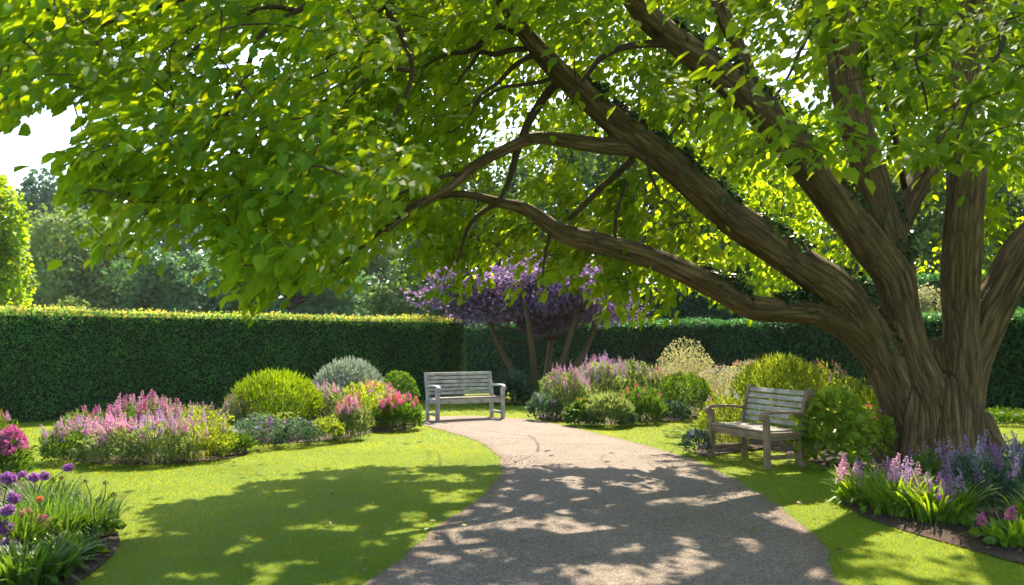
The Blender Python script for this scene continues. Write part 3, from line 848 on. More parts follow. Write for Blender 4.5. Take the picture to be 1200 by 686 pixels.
def great_tree():
    base = G(1100, 530)
    root = thing('broadleaf_tree', 'huge old tree with spreading limbs arching over the gravel path', 'tree', tuple(base))
    base = np.array(base)
    # --- woody body: fused strands and limbs, remeshed as one skin, then divided into trunk and limbs
    mb = MB()
    segs = []                              # a, b, ra, rb, limb id, arc length at a
    ids = {}
    for k, (p, r) in list(STEM_PTS.items()) + list(LIMB_PTS.items()):
        idx = 0 if k in STEM_PTS else ids.setdefault(k, len(ids) + 1)
        wob = 1 + .07 * vnoise(np.column_stack((p[:, 0] * 1.3, p[:, 1], p[:, 2] * 1.3)), len(segs))
        foot_ = np.where(p[:, 2] < 2.4, .95, .95) * (.92 if k == 'low' else 1.0)
        tube(mb, p, np.maximum(r * wob * foot_, .03), 14)
        s = 0
        for i in range(len(p) - 1):
            l = np.linalg.norm(p[i + 1] - p[i])
            segs.append((p[i], p[i + 1], r[i], r[i + 1], idx, s))
            s += l
    raw = mb.build('trunk_source', M['bark'])
    md = raw.modifiers.new('skin', 'REMESH')
    md.mode = 'VOXEL'
    md.voxel_size = 0.028
    sm = raw.modifiers.new('soft', 'SMOOTH')
    sm.factor = 0.5
    sm.iterations = 2
    dg = bpy.context.evaluated_depsgraph_get()
    ev = raw.evaluated_get(dg)
    me = ev.to_mesh()
    n = len(me.vertices)
    V = np.empty(n * 3, np.float32)
    me.vertices.foreach_get('co', V)
    V = V.reshape(-1, 3).astype(float)
    N = np.empty(n * 3, np.float32)
    me.vertices.foreach_get('normal', N)
    N = N.reshape(-1, 3).astype(float)
    lt = np.empty(len(me.polygons), np.int32)
    me.polygons.foreach_get('loop_total', lt)
    li = np.empty(len(me.loops), np.int32)
    me.loops.foreach_get('vertex_index', li)
    assert (lt == 4).all()
    F = li.reshape(-1, 4)
    ev.to_mesh_clear()
    bpy.data.objects.remove(raw)
    # nearest strand per vertex
    A = np.array([s[0] for s in segs]); B = np.array([s[1] for s in segs])
    ra = np.array([s[2] for s in segs]); rb = np.array([s[3] for s in segs])
    sid = np.array([s[4] for s in segs]); s0 = np.array([s[5] for s in segs])
    AB = B - A
    LL = (AB ** 2).sum(1)
    near = np.empty(n, int); tt = np.empty(n)
    for c in range(0, n, 20000):
        v = V[c:c + 20000]
        t = np.clip(((v[:, None] - A[None]) * AB[None]).sum(2) / LL[None], 0, 1)
        q = A[None] + t[..., None] * AB[None]
        d = np.linalg.norm(v[:, None] - q, axis=2) / (ra + t * (rb - ra))
        k = d.argmin(1)
        near[c:c + 20000] = k
        tt[c:c + 20000] = t[np.arange(len(v)), k]
    q = A[near] + tt[:, None] * AB[near]
    s = s0[near] + tt * np.sqrt(LL[near])
    rad = ra[near] + tt * (rb[near] - ra[near])
    T = norm(AB[near])
    ref = np.tile((.3, 1.0, .2), (n, 1))
    u = norm(np.cross(ref, T)); w = np.cross(T, u)
    off = V - q
    cu, cw = (off * u).sum(1), (off * w).sum(1)
    grain = np.column_stack((cu, cw, s))
    key = np.column_stack((cu * 7, cw * 7, s * .55))
    ridge = 1 - np.abs(vnoise(key, 1)) * 2
    ridge2 = 1 - np.abs(vnoise(key * (2.3, 2.3, 2.0), 2)) * 2
    lump = vnoise(V * 2.2, 3)
    amp = np.clip(rad, .04, .4)
    V = V + N * ((ridge - .5) * .085 + (ridge2 - .5) * .045 + lump * .06 - .02)[:, None] * amp[:, None]
    fa = np.cross(V[F[:, 2]] - V[F[:, 0]], V[F[:, 3]] - V[F[:, 1]])
    VN = np.zeros_like(V)
    for k in range(4):
        np.add.at(VN, F[:, k], fa)
    VN = norm(VN)
    # divide the skin
    thr = np.full(len(ids) + 1, -1.0)
    thr[0] = 1e9
    for k_, lo_ in (('diagonal', 2.05), ('low', 1.35), ('steep', 2.2), ('tall', 2.3), ('right', 2.3)):
        thr[ids[k_]] = lo_
    vid = np.where(s < thr[sid[near]], 0, sid[near])
    fid = np.sort(vid[F], axis=1)[:, 1]
    names = {0: 'trunk'}
    names.update({v: 'limb' for v in ids.values()})
    for k in sorted(names):
        f = F[fid == k]
        if not len(f): continue
        used, inv = np.unique(f, return_inverse=True)
        m = MB()
        m.add(V[used] - base, inv.reshape(-1, 4), 0, .5, grain[used])
        o = m.build(names[k], M['bark'], root, smooth=True, use_co=True)
        o.data.normals_split_custom_set_from_vertices([tuple(v) for v in VN[used]])
    # --- boughs
    skel = []
    for p, r in list(LIMB_PTS.values()):
        skel.append(p[p[:, 2] > 2.6])
    for p, r in BOUGH_PTS:
        m = MB()
        jit = np.column_stack([vnoise(p * 3.0, 20 + k) for k in range(3)]) * .03
        tube(m, p + jit - base, np.maximum(r * .9, .006), 7)
        m.build('bough', M['twig'], root, smooth=True)
        skel.append(p + jit)
    skel = np.concatenate(skel)
    # --- where foliage hangs
    g = np.random.default_rng(21)
    nc = 150000
    c = np.column_stack((g.uniform(-7, 15.5, nc), g.uniform(2.6, 20, nc), g.uniform(1.7, 11.5, nc)))
    e = ((c[:, 0] - 4.6) / 10.5) ** 2 + ((c[:, 1] - 10.8) / 8.8) ** 2 + ((c[:, 2] - 3.2) / 8.0) ** 2
    keep = e < 1
    # inner part of the dome is mostly bare wood
    inner = ((c[:, 0] - 6.0) / 4.0) ** 2 + ((c[:, 1] - 10.9) / 2.0) ** 2 + ((c[:, 2] - 2.5) / 4.4) ** 2 < 1
    keep &= ~inner | (g.uniform(0, 1, nc) < .12)
    px, py, dz = proj(c)
    seen = (px > -90) & (px < 1290) & (py > -70)
    bx = [-200, 0, 12, 22, 30, 55, 70, 78, 90, 110, 135, 165, 195, 225, 245, 262, 280, 300, 318, 330, 350, 385, 410, 440, 470, 500, 530, 560, 600, 640, 690, 712, 745, 775, 800, 850, 900, 1000, 1100, 1200, 1300]
    by = [140, 140, 150, 150, 118, 108, 115, 190, 245, 282, 284, 288, 272, 268, 262, 300, 325, 358, 352, 330, 318, 325, 332, 285, 275, 320, 345, 340, 342, 332, 335, 372, 365, 375, 340, 362, 365, 335, 325, 335, 340]
    lim = np.interp(px, bx, by) + vnoise(np.column_stack((px / 26, py * 0, dz * .8)), 9) * 12
    keep &= ~seen | (py < lim - 8)
    gap = inpoly(px, py, [(22, 128), (60, 116), (92, 132), (98, 160), (88, 178), (60, 184), (30, 180), (10, 172)])
    keep &= ~(seen & gap)
    # depth zones
    dmin = np.full(nc, 4.3)
    mid = (px > 470) & (px < 880)
    dmin = np.where(mid, np.where(py < 150, 7.4, 9.0), dmin)
    dmin = np.where((px >= 880) & (py > np.interp(px, [880, 900, 960, 990, 1020, 1060, 1090, 1130, 1170, 1300], [110, 130, 178, 120, 105, 135, 150, 170, 178, 210]) + vnoise(np.column_stack((px / 18, py * 0, dz)), 4) * 14), 11.9, dmin)
    keep &= ~(seen & (c[:, 1] < dmin))
    near_right = seen & (px > 860) & (c[:, 1] < 11.5)
    keep &= ~(near_right & (c[:, 1] > 6.4))
    # leave the big limbs in view: nothing hangs just in front of them
    for k, (p, r) in LIMB_PTS.items():
        lx, ly, lz = proj(p)
        idx = np.arange(0, len(p), 2)
        for i in idx:
            rp = r[i] / lz[i] * FPX
            if -20 < lx[i] < 1220 and ly[i] > -20:
                close = ((px - lx[i]) ** 2 + (py - ly[i]) ** 2 < (rp + 15) ** 2) & (c[:, 1] < lz[i] + .1)
                if k in ('upright', 'tall', 'upright_fork', 'right'):
                    close &= ~((c[:, 1] < 6.5) & (py < 175))
                keep &= ~(close & (g.uniform(0, 1, nc) < .93))
    for p, r in BOUGH_PTS:
        lx, ly, lz = proj(p)
        for i in range(0, len(p), 2):
            if -20 < lx[i] < 1220 and -20 < ly[i] < 400:
                close = ((px - lx[i]) ** 2 + (py - ly[i]) ** 2 < 20 ** 2) & (c[:, 1] < lz[i] + .05)
                keep &= ~(close & (g.uniform(0, 1, nc) < .7))
    # the sun comes through where the photo's lawn and path are lit
    k = c[:, 2] / sv[2]
    gx, gy = c[:, 0] - sv[0] * k, c[:, 1] - sv[1] * k
    jn = vnoise(np.column_stack((gx * 1.3, gy * 1.3, gx * 0)), 6) * .45 + vnoise(np.column_stack((gx * 3.5, gy * 3.5, gx * 0)), 7) * .25
    jx, jy = gx + jn, gy + jn * .8
    lit = ((jx < 2.2) & (jy > 10.1)) | (jx < np.interp(jy, [3, 5.2, 7.5, 9.0, 10.3], [-2.6, -2.7, -3.1, -2.7, -1.9]))
    STRIP = [G(835, 560), G(890, 578), G(955, 585), G(1000, 562), G(1070, 572), G(1110, 605), G(1130, 628), G(1220, 655), G(1220, 672), G(1080, 648), G(985, 636), G(915, 618), G(850, 590)]
    lit |= inpoly(gx + jn * .35, gy + jn * .25, STRIP)
    lit |= (jx > 1.8) & (jx < 2.8) & (jy > 11.8)
    lit |= (jx > 6.4) & (jy > 12.5)
    inview = (gy > 4.5) & (gy < 22) & (np.abs(gx) < .68 * gy + .5)
    keep &= ~(lit & inview & (g.uniform(0, 1, nc) < .985))
    half = (gx > 1.8) & (gx < 7.5) & (gy > 9.6) & (gy < 19)
    keep &= ~(half & (g.uniform(0, 1, nc) < np.where(seen, .35, .97)))
    def lit_at(p):
        k = p[:, 2] / sv[2]
        gx, gy = p[:, 0] - sv[0] * k, p[:, 1] - sv[1] * k
        jn = vnoise(np.column_stack((gx * 1.3, gy * 1.3, gx * 0)), 6) * .45 + vnoise(np.column_stack((gx * 3.5, gy * 3.5, gx * 0)), 7) * .25
        jx, jy = gx + jn, gy + jn * .8
        return ((jx < 2.2) & (jy > 10.1) | (jx < np.interp(jy, [3, 5.2, 7.5, 9.0, 10.3], [-2.6, -2.7, -3.1, -2.7, -1.9])) | inpoly(gx + jn * .35, gy + jn * .25, STRIP) | (vnoise(np.column_stack((gx * 4.6, gy * 3.6, gx * 0)), 44) > np.where(gx > -.9 + .12 * np.abs(gy - 8), .13, .44))) & (gy > 4.5) & (gy < 22)
    # thin out: in view dense, above the frame lighter
    depth_in = gy + 0 * gx                     # where a spray's shadow falls: large = close to the sunny back of the crown
    midd = np.where(gx < 2.3, np.interp(depth_in, [4.5, 7.5, 8.6, 10.2], [.26, .3, .75, .85]), .42)
    midd = np.where((gx < 2.3) & (gy > 8.2), np.where(c[:, 2] < 3.9, .8, .22), np.where(gx < 2.3, np.where(c[:, 2] < 3.9, .26, .42), midd))
    midd = midd * .6 * np.where((py < 140) & (px > 480) & (c[:, 2] > 3.9), 1.9, 1.0)
    bl_ = np.clip((px - 270) / 330, 0, 1)
    left = .74 * (1 - bl_) + np.maximum(midd, .3) * bl_
    dens = np.where(seen, np.where(px < 600, left, np.where(near_right, .40, midd)), np.where((gx < 2.3) & (gy > 4.2), .09, np.where((gx < 1.5) & (gy < 4.0), .12, .06)))
    dens = np.where(half & seen, .22, dens)
    dens = np.where((gx > 2.3) & (gx < 5.3) & (gy > 9.7) & (gy < 12.8), .05, dens)
    hollow = vnoise(c * .55, 8) + .5 * vnoise(c * 1.3, 12)
    dens = dens * np.clip(1.08 + 1.15 * hollow, .3, 1.5)
    dens = np.where(seen & (px > 490) & (px < 720) & (py > 150) & (gy < 8.4), dens * .45, dens)
    keep &= g.uniform(0, 1, nc) < dens
    c = c[keep]
    # a few sprays set by hand where single leaves show against sky, hedge and wood
    hand = [(10, 140, 5.0), (14, 152, 5.0), (92, 195, 5.2), (82, 186, 5.3), (105, 262, 5.3), (112, 296, 5.4), (140, 302, 5.5), (168, 306, 5.6), (262, 312, 6.0), (268, 322, 6.0), (296, 355, 6.3), (304, 364, 6.3), (285, 340, 6.2),
            (318, 345, 6.4), (330, 325, 6.5), (385, 325, 7.0), (410, 335, 7.1), (520, 335, 9.6), (545, 342, 9.7), (596, 345, 9.9), (655, 338, 10.0), (715, 372, 10.3), (735, 366, 10.3), (760, 374, 10.4), (775, 372, 10.4),
            (900, 150, 4.6), (920, 165, 4.6), (945, 172, 4.6), (962, 180, 4.7), (880, 135, 4.5), (1020, 165, 4.6), (985, 160, 4.7), (1075, 170, 4.8), (1100, 178, 4.8), (1140, 160, 4.8), (1150, 178, 4.8), (870, 75, 4.6), (1180, 190, 4.9), (975, 55, 4.8)]
    c = np.concatenate((c, np.array([P(*h) for h in hand])))
    nn = len(c)
    # --- twigs: each spray joins the nearest wood
    tw = MB()
    order = np.argsort(np.array([np.min(((skel - q) ** 2).sum(1)) for q in c]))
    pool = np.empty((len(skel) + nn * 4, 3))
    pool[:len(skel)] = skel
    m_ = len(skel)
    tdir = np.zeros((nn, 3))
    for i in order:
        q = c[i]
        dd = ((pool[:m_] - q) ** 2).sum(1)
        j = dd.argmin()
        a = pool[j]
        L = math.sqrt(dd[j])
        mid_ = (a + q) / 2 + np.array((0, 0, .10 * L)) + g.normal(size=3) * .07 * L
        t = np.linspace(0, 1, 5)[:, None]
        pts = (1 - t) ** 2 * a + 2 * t * (1 - t) * mid_ + t * t * q
        tdir[i] = q - mid_
        mx_, my_, _ = proj(pts[1:4])
        if L > .12 and not inpoly(mx_, my_, [(14, 148), (36, 128), (62, 122), (92, 138), (96, 158), (84, 176), (56, 186), (28, 184), (6, 176)]).any():
            r0 = min(.004 + .0045 * L, .02)
            tube(tw, pts - base, np.linspace(r0 * 1.15, .0034, 5), 4, cap=False)
        pool[m_:m_ + 4] = pts[1:]
        m_ += 4
    o = tw.build('twigs', M['twig'], root)
    o['kind'] = 'stuff'
    # --- leaves
    crown = MB()
    per = np.where(c[:, 1] < 7, 24, 30)
    _, cpy, _ = proj(c)
    per = np.where(cpy < -90, 15, per)
    idx = np.repeat(np.arange(nn), per)
    nl = len(idx)
    out = norm(tdir + np.column_stack((c[:, 0] - 5.5, c[:, 1] - 11.2, np.zeros(nn))) * .08 + np.array((0, 0, -.12)))
    od = out[idx]
    along = g.uniform(-.32, .2, nl)
    sideways = norm(np.cross(od, np.array((0, 0, 1.0)) + .5 * rdir(nl, g)))
    sgn = g.choice((-1, 1), nl)[:, None]
    pos = c[idx] + od * along[:, None] + sideways * sgn * g.uniform(.0, .2, nl)[:, None] + g.normal(size=(nl, 3)) * (.07, .07, .06)
    axis = norm(od * .7 + sideways * sgn * .8 + np.array((0, 0, -.5)) + rdir(nl, g) * .35)
    tilt = rdir(nn, g) * .45
    nor = norm(np.array((0, 0, 1.0)) + tilt[idx] + rdir(nl, g) * .38)
    size = g.uniform(.075, .15, nl) * np.where(c[idx, 1] < 7, .95, 1.1)
    clr = vnoise(c * .9, 15)[idx] * .22 + g.normal(0, .08, nn)[idx]
    lk = ~(lit_at(pos) & (g.uniform(0, 1, nl) < .96))
    qx, qy, qz = proj(pos)
    vis = (qx > -60) & (qx < 1260) & (qy > -40)
    lk &= ~(vis & inpoly(qx, qy, [(14, 148), (36, 128), (62, 122), (92, 138), (96, 158), (84, 176), (56, 186), (28, 184), (6, 176)]) & (g.uniform(0, 1, nl) < .93))
    lk &= ~(vis & (qy > np.interp(qx, bx, by) + 14 + vnoise(np.column_stack((qx / 14, qy * 0, qz)), 19) * 10) & (g.uniform(0, 1, nl) < .85))
    pos, axis, nor, size, clr, nl = pos[lk], axis[lk], nor[lk], size[lk], clr[lk], int(lk.sum())
    scatter(crown, LEAF_BROAD, pos - base, frames(axis, nor), size, np.clip(g.normal(.40, .12, nl) + clr, 0, 1))
    crown.build('crown', M['crown'], root)
    # --- ivy on the upper sides of the big limbs
    ivy = MB()
    for k, lo, hi, n_ in (('diagonal', .25, .7, 2900), ('steep', .42, .75, 2200), ('low', .12, .5, 1400), ('upright', .1, .3, 200)):
        p, r = LIMB_PTS[k]
        t = g.uniform(lo, hi, n_) * (len(p) - 1)
        i = np.floor(t).astype(int)
        f = (t - i)[:, None]
        i2 = np.minimum(i + 1, len(p) - 1)
        q = p[i] * (1 - f) + p[i2] * f
        rr = r[i] * (1 - f[:, 0]) + r[i2] * f[:, 0]
        tang = norm(p[i2] - p[np.maximum(i - 1, 0)])
        upv = norm(np.array((0, 0, 1.0)) - tang * tang[:, 2:3])
        sd = np.cross(tang, upv)
        patch = vnoise(np.column_stack((t * .5, t * 0, t * 0)), 31) > -.35
        a = g.normal(0, .62, n_)
        d = upv * np.cos(a)[:, None] + sd * np.sin(a)[:, None]
        pos = q + d * (rr * 1.02 + g.exponential(.022, n_))[:, None]
        ax = norm(rdir(n_, g) + np.array((0, 0, -.2)))
        s_ = patch
        scatter(ivy, LEAF_ROUND, pos[s_] - base, frames(ax[s_], norm(d[s_] + rdir(s_.sum(), g) * .6)), g.uniform(.045, .085, s_.sum()), g.uniform(0, 1, s_.sum()))
    ivy.build('ivy', M['ivy'], root)
    open('/tmp/log.txt', 'w').write(f'{nn} {nl} {int((c[:,1]<7).sum())}')
great_tree()

# ------------------------------------------------------------------ other trees
def simple_tree(name, label, loc, h, cr, cz, mat, seed, leaf=.2, n=9000, stems=1, trunk_r=.18, group=None, conical=0.0, lumps=26, bark='twig', cat='tree', droop=.2):
    """tree with a tapered trunk, limbs to its foliage lumps and a crown of leaves gathered in lumps.
    cr = crown radii (x, y, z), cz = crown centre height"""
    g = np.random.default_rng(seed)
    root = thing(name, label, cat, tuple(loc), 0, group)
    cr = np.array(cr, float)
    u = rdir(lumps, g)
    rr = g.uniform(.35, .88, lumps) ** .8
    C = u * rr[:, None] * cr
    if conical:
        C[:, :2] *= np.clip(1 - conical * (C[:, 2:3] / cr[2] + .3) * .7, .08, 1.4)
    C[:, 2] += cz
    tr = MB()
    for k in range(stems):
        a = 2 * math.pi * k / max(stems, 1) + g.uniform(0, 1)
        sp = .0 if stems == 1 else .6 * cr[0]
        foot = np.array((math.cos(a), math.sin(a), 0)) * (.0 if stems == 1 else min(.4, .3 * cr[0]))
        top = np.array((math.cos(a) * sp, math.sin(a) * sp, cz + .25 * cr[2]))
        mid = (foot + top) / 2 + np.array((math.cos(a), math.sin(a), 0)) * .15 * sp + g.normal(size=3) * .06
        mid[2] = top[2] * .5
        line = smoothline([foot - (0, 0, .2), foot + (0, 0, .1), mid, top], 6)
        tube(tr, line, np.linspace(trunk_r * 1.15, trunk_r * .35, len(line)), 9)
    tr.build('trunk', M['plum_bark'] if bark == 'plum' else M['twig'], root, smooth=True)
    lb = MB()
    for q in C:
        a = np.array((q[0] * .12, q[1] * .12, min(max(q[2] - abs(q[2] - cz) * .3 - .35 * np.linalg.norm(q[:2]), .25 * cz), cz)))
        m = (a + q) / 2 + np.array((0, 0, -.08 * np.linalg.norm(q - a)))
        tube(lb, smoothline([a, m, q], 4), np.linspace(trunk_r * .3, trunk_r * .06, 9), 5, cap=False)
    lb.build('limbs', M['twig'], root)
    ck = MB()
    k = g.integers(0, lumps, n)
    lr = g.uniform(.26, .46, lumps)
    d = rdir(n, g)
    rad = np.clip(g.uniform(.25, 1, n) ** .45, 0, 1) * g.uniform(.85, 1.12, n)
    p = C[k] + d * (rad * lr[k])[:, None] * cr * np.array((1, 1, .85))
    p += np.column_stack([vnoise(p * 1.1, 40 + j) for j in range(3)]) * .1 * cr.mean()
    p = p[p[:, 2] > .15]
    d = d[:len(p)]
    ax = norm(rdir(len(p), g) + np.array((0, 0, -droop)) + norm(p - (0, 0, cz)) * .5)
    nor = norm(norm(p - (0, 0, cz)) * .5 + rdir(len(p), g) * .7 + (0, 0, .5))
    scatter(ck, LEAF_ROUND, p, frames(ax, nor), leaf * g.uniform(.6, 1.35, len(p)), np.clip(g.normal(.45, .22, len(p)), 0, 1))
    ck.build('crown', mat, root)
    return root

def far(px, d):
    return ((px - 600) / FPX * d, d, 0.0)

simple_tree('plum_tree', 'small spreading tree with dark purple leaves and several bare leaning stems', far(634, 22.5), 4.0, (2.75, 2.0, 1.05), 2.75, M['plum'], 51, .095, 30000, 5, .115, bark='plum', lumps=60)
BG = 'trees beyond the clipped hedge'
simple_tree('golden_tree', 'bright yellow-green backlit tree at the far left end of the hedge', far(-22, 26), 7, (1.35, 1.6, 3.6), 3.4, M['far_gold'], 52, .15, 16000, 1, .15, BG, lumps=34)
simple_tree('tall_tree', 'tall hazy blue-green tree rising behind the pale round tree', far(62, 66), 16, (4.2, 4, 6.5), 8.2, M['far_blue'], 53, .36, 15000, 1, .4, BG)
simple_tree('round_tree', 'large pale green rounded tree beyond the hedge at left', far(100, 46), 9, (3.7, 3.5, 4.4), 4.6, M['far_pale'], 54, .22, 24000, 1, .3, BG, lumps=40)
simple_tree('dark_tree', 'dark green tree behind the hedge directly right of the pale round tree', far(215, 44), 7, (4.4, 3, 3.2), 3.4, M['far_dark'], 55, .24, 18000, 1, .3, BG, lumps=34)
simple_tree('tall_tree', 'tall soft green tree far behind the silvery shrub, partly hidden by drooping leaves', far(405, 60), 15, (5.5, 4, 6.8), 7.4, M['far_pale'], 72, .32, 16000, 1, .4, BG)
simple_tree('dark_tree', 'dark green tree behind the hedge above the silvery shrub', far(345, 46), 7, (4.2, 3, 3.5), 3.6, M['far_dark'], 56, .24, 16000, 1, .3, BG, lumps=34)
simple_tree('tall_tree', 'tall blue-grey tree far behind the drooping leaves right of the sky gap', far(200, 75), 16, (7, 5, 7.0), 7.4, M['far_blue'], 57, .42, 15000, 1, .4, BG)
simple_tree('young_tree', 'young pale green tree just beyond the hedge left of the purple tree', far(452, 34), 4, (1.3, 1.3, 1.9), 2.1, M['far_pale'], 58, .16, 8000, 1, .12, BG)
simple_tree('conical_tree', 'dusky blue-green narrow tree behind the far bench', far(492, 52), 9, (2.6, 2.6, 5.2), 4.6, M['far_blue'], 59, .26, 13000, 1, .25, BG, conical=.55)
simple_tree('leafy_tree', 'sunlit green tree rising behind the purple tree and the far bench', far(560, 40), 11, (4.6, 3.4, 5.2), 5.8, M['far_mid'], 60, .22, 22000, 1, .25, BG)
RB = 'trees beyond the loose right-hand hedge'
simple_tree('leafy_tree', 'sunny mid-green tree behind the purple tree, seen under the low limb', far(725, 36), 12, (5, 3.5, 6.0), 6.6, M['far_mid'], 61, .22, 26000, 1, .3, RB)
simple_tree('leafy_tree', 'sunny green tree seen between the low limb and the trunk', far(905, 38), 12, (5.2, 4, 6.0), 6.4, M['far_mid'], 62, .24, 22000, 1, .3, RB)
simple_tree('leafy_tree', 'sunny green tree seen between the upright stems of the big trunk', far(1085, 36), 9, (4.2, 4, 5.0), 5.2, M['far_mid'], 63, .24, 14000, 1, .3, RB)
simple_tree('leafy_tree', 'green tree behind the hedge at the right edge', far(1230, 32), 9, (3.6, 3.4, 4.8), 4.9, M['far_pale'], 64, .22, 13000, 1, .3, RB)
for (px, d, h, w, lab) in ((92, 19.0, 2.25, .42, 'taller pale shoot cluster poking up behind the left hedge top'), (62, 19.6, 2.1, .30, 'shorter pale shoot cluster behind the left hedge, nearer the golden tree'), (120, 20.0, 2.05, .2, 'smallest pale shoots behind the left hedge, right of the taller cluster')):
    simple_tree('hedge_shrub', lab, far(px, d), h, (w, w, .75), h - .55, M['far_pale'], int(px), .07, 1800, 3, .02, 'pale shrubs behind the left hedge', cat='shrub', droop=-.6)
simple_tree('pale_shrub', 'pale creamy shrub glimpsed between the upright stems of the big tree', far(1083, 20), 2.9, (.55, .5, .6), 2.35, M['pale'], 71, .06, 2200, 3, .03, cat='shrub')

# ------------------------------------------------------------------ air
def haze():
    m, nt, out = new_mat('air')
    pv = node(nt, 'ShaderNodeVolumePrincipled')
    pv.inputs['Color'].default_value = (.97, 1.0, .94, 1)
    pv.inputs['Density'].default_value = .0003
    pv.inputs['Anisotropy'].default_value = .3
    nt.links.new(pv.outputs[0], out.inputs['Volume'])
    mb = MB()
    x0, x1, y0, y1, z0, z1 = -70, 70, -9, 100, -1, 22
    V = np.array([(x, y, z) for z in (z0, z1) for (x, y) in ((x0, y0), (x1, y0), (x1, y1), (x0, y1))], float)
    mb.add(V, np.array([(3, 2, 1, 0), (4, 5, 6, 7), (0, 1, 5, 4), (1, 2, 6, 5), (2, 3, 7, 6), (3, 0, 4, 7)]))
    tag(mb.build('haze', m), kind='stuff')
haze()

# ------------------------------------------------------------------ benches
def bench(name, label, loc, rz, L, D, mats, scroll):
    """slatted garden bench, front towards -Y. mats = (frame, back slats, seat)"""
    root = thing(name, label, 'bench', tuple(loc), rz)
    hx = L / 2 - .035
    yf, yb = -D / 2 + .05, D / 2 - .09
    back = [(yb, 0), (yb - .005, .22), (yb - .01, .42), (yb + .02, .56), (yb + .055, .70), (yb + .085, .82)]
    back += [(yb + .115, .885), (yb + .145, .905)] if scroll else [(yb + .105, .90)]
    bl = smoothline([(0, y, z) for y, z in back], 4)
    frame, slat, seat = mats
    for s in (-1, 1):
        m = MB()
        sweep_bar(m, [(s * hx, yf, 0), (s * hx, yf, .3), (s * hx, yf, .615)], (1, 0, 0), .068, .066)
        m.build('leg', frame, root, use_co=True)
        m = MB()
        sweep_bar(m, bl + np.array((s * hx, 0, 0)), (1, 0, 0), .062, .07)
        if scroll:
            a = np.linspace(0, 2 * math.pi, 13)[:-1]
            c = np.array((s * hx, yb + .15, .875))
            ring = np.column_stack((np.zeros(12), np.cos(a) * .042, np.sin(a) * .042))
            V = np.concatenate((c + ring + (-.034, 0, 0), c + ring + (.034, 0, 0)))
            m.add(V, [np.array([(k, (k + 1) % 12, 12 + (k + 1) % 12, 12 + k) for k in range(12)]), np.array([list(range(12))[::-1], list(range(12, 24))])], 0, .5, V)
        m.build('leg', frame, root, use_co=True)
        m = MB()
        arm = smoothline([(s * hx, yb + .04, .625), (s * hx, .03, .65), (s * hx, yf + .06, .655), (s * hx, yf - .02, .645), (s * hx, yf - .062, .615), (s * hx, yf - .06, .575), (s * hx, yf - .03, .565)], 5)
        sweep_bar(m, arm, (1, 0, 0), .078, .036)
        m.build('armrest', frame, root, use_co=True)
        m = MB()
        sweep_bar(m, [(s * hx, yf + .02, .13), (s * hx, 0, .13), (s * hx, yb - .02, .13)], (1, 0, 0), .04, .05)
        m.build('stretcher', frame, root, use_co=True)
        m = MB()
        sweep_bar(m, [(s * hx, yf + .02, .375), (s * hx, 0, .375), (s * hx, yb - .02, .375)], (1, 0, 0), .045, .09)
        m.build('side_rail', frame, root, use_co=True)
    m = MB()
    sweep_bar(m, [(-hx + .03, yf, .375), (0, yf, .372), (hx - .03, yf, .375)], (0, 1, 0), .04, .09)
    m.build('front_rail', frame, root, use_co=True)
    m = MB()
    n = 6
    for k in range(n):
        y = yf - .02 + (yb - yf - .01) * (k + .35) / n
        z = .437 - .012 * math.sin(math.pi * (k + .5) / n)
        w = (yb - yf) / n * .84
        sweep_bar(m, [(-L / 2 + .075, y, z), (0, y, z + .001), (L / 2 - .075, y, z)], (0, 1, 0), w, .024)
    m.build('seat', seat, root, use_co=True)
    m = MB()
    zz = np.linspace(.50, .868, 6)
    for k, z in enumerate(zz):
        y = np.interp(z, bl[:, 2], bl[:, 1])
        dy = np.interp(z + .02, bl[:, 2], bl[:, 1]) - np.interp(z - .02, bl[:, 2], bl[:, 1])
        sd = norm(np.array((0, dy, .04)))
        j = random.uniform(-.002, .002)
        sweep_bar(m, [(-hx + .03, y - .006 + j, z), (0, y - .006, z), (hx - .03, y - .006 + j, z)], sd, .058, .022)
    m.build('backrest', slat, root, use_co=True)
    return root

# near bench: front edge runs away from the camera along the path's right side
f0, f1 = G(897, 549), G(839, 536)
mid = (f0 + f1) / 2
ex = norm(f1 - f0)                  # from near end to far end
face = np.array((-ex[1], ex[0], 0))
if face[0] > 0: face = -face
rz = math.atan2(face[1], face[0]) + math.pi / 2
cen = mid - face * .25
bench('garden_bench', 'brown weathered bench with rolled arms and pale back beside the big tree', (cen[0], cen[1], 0), rz, 1.22, .64, (M['wood_brown'], M['wood_pale'], M['wood_grey']), True)
f0, f1 = G(513, 496), G(587, 490.5)
mid = (f0 + f1) / 2
ang = 27.0
face = np.array((math.sin(R_(ang)), -math.cos(R_(ang)), 0))
cen = mid - face * .25
bench('garden_bench', 'silver-grey slatted bench at the far end of the gravel path', (cen[0], cen[1], 0), R_(ang), 1.42, .64, (M['wood_silver'], M['wood_silver'], M['wood_grey']), False)

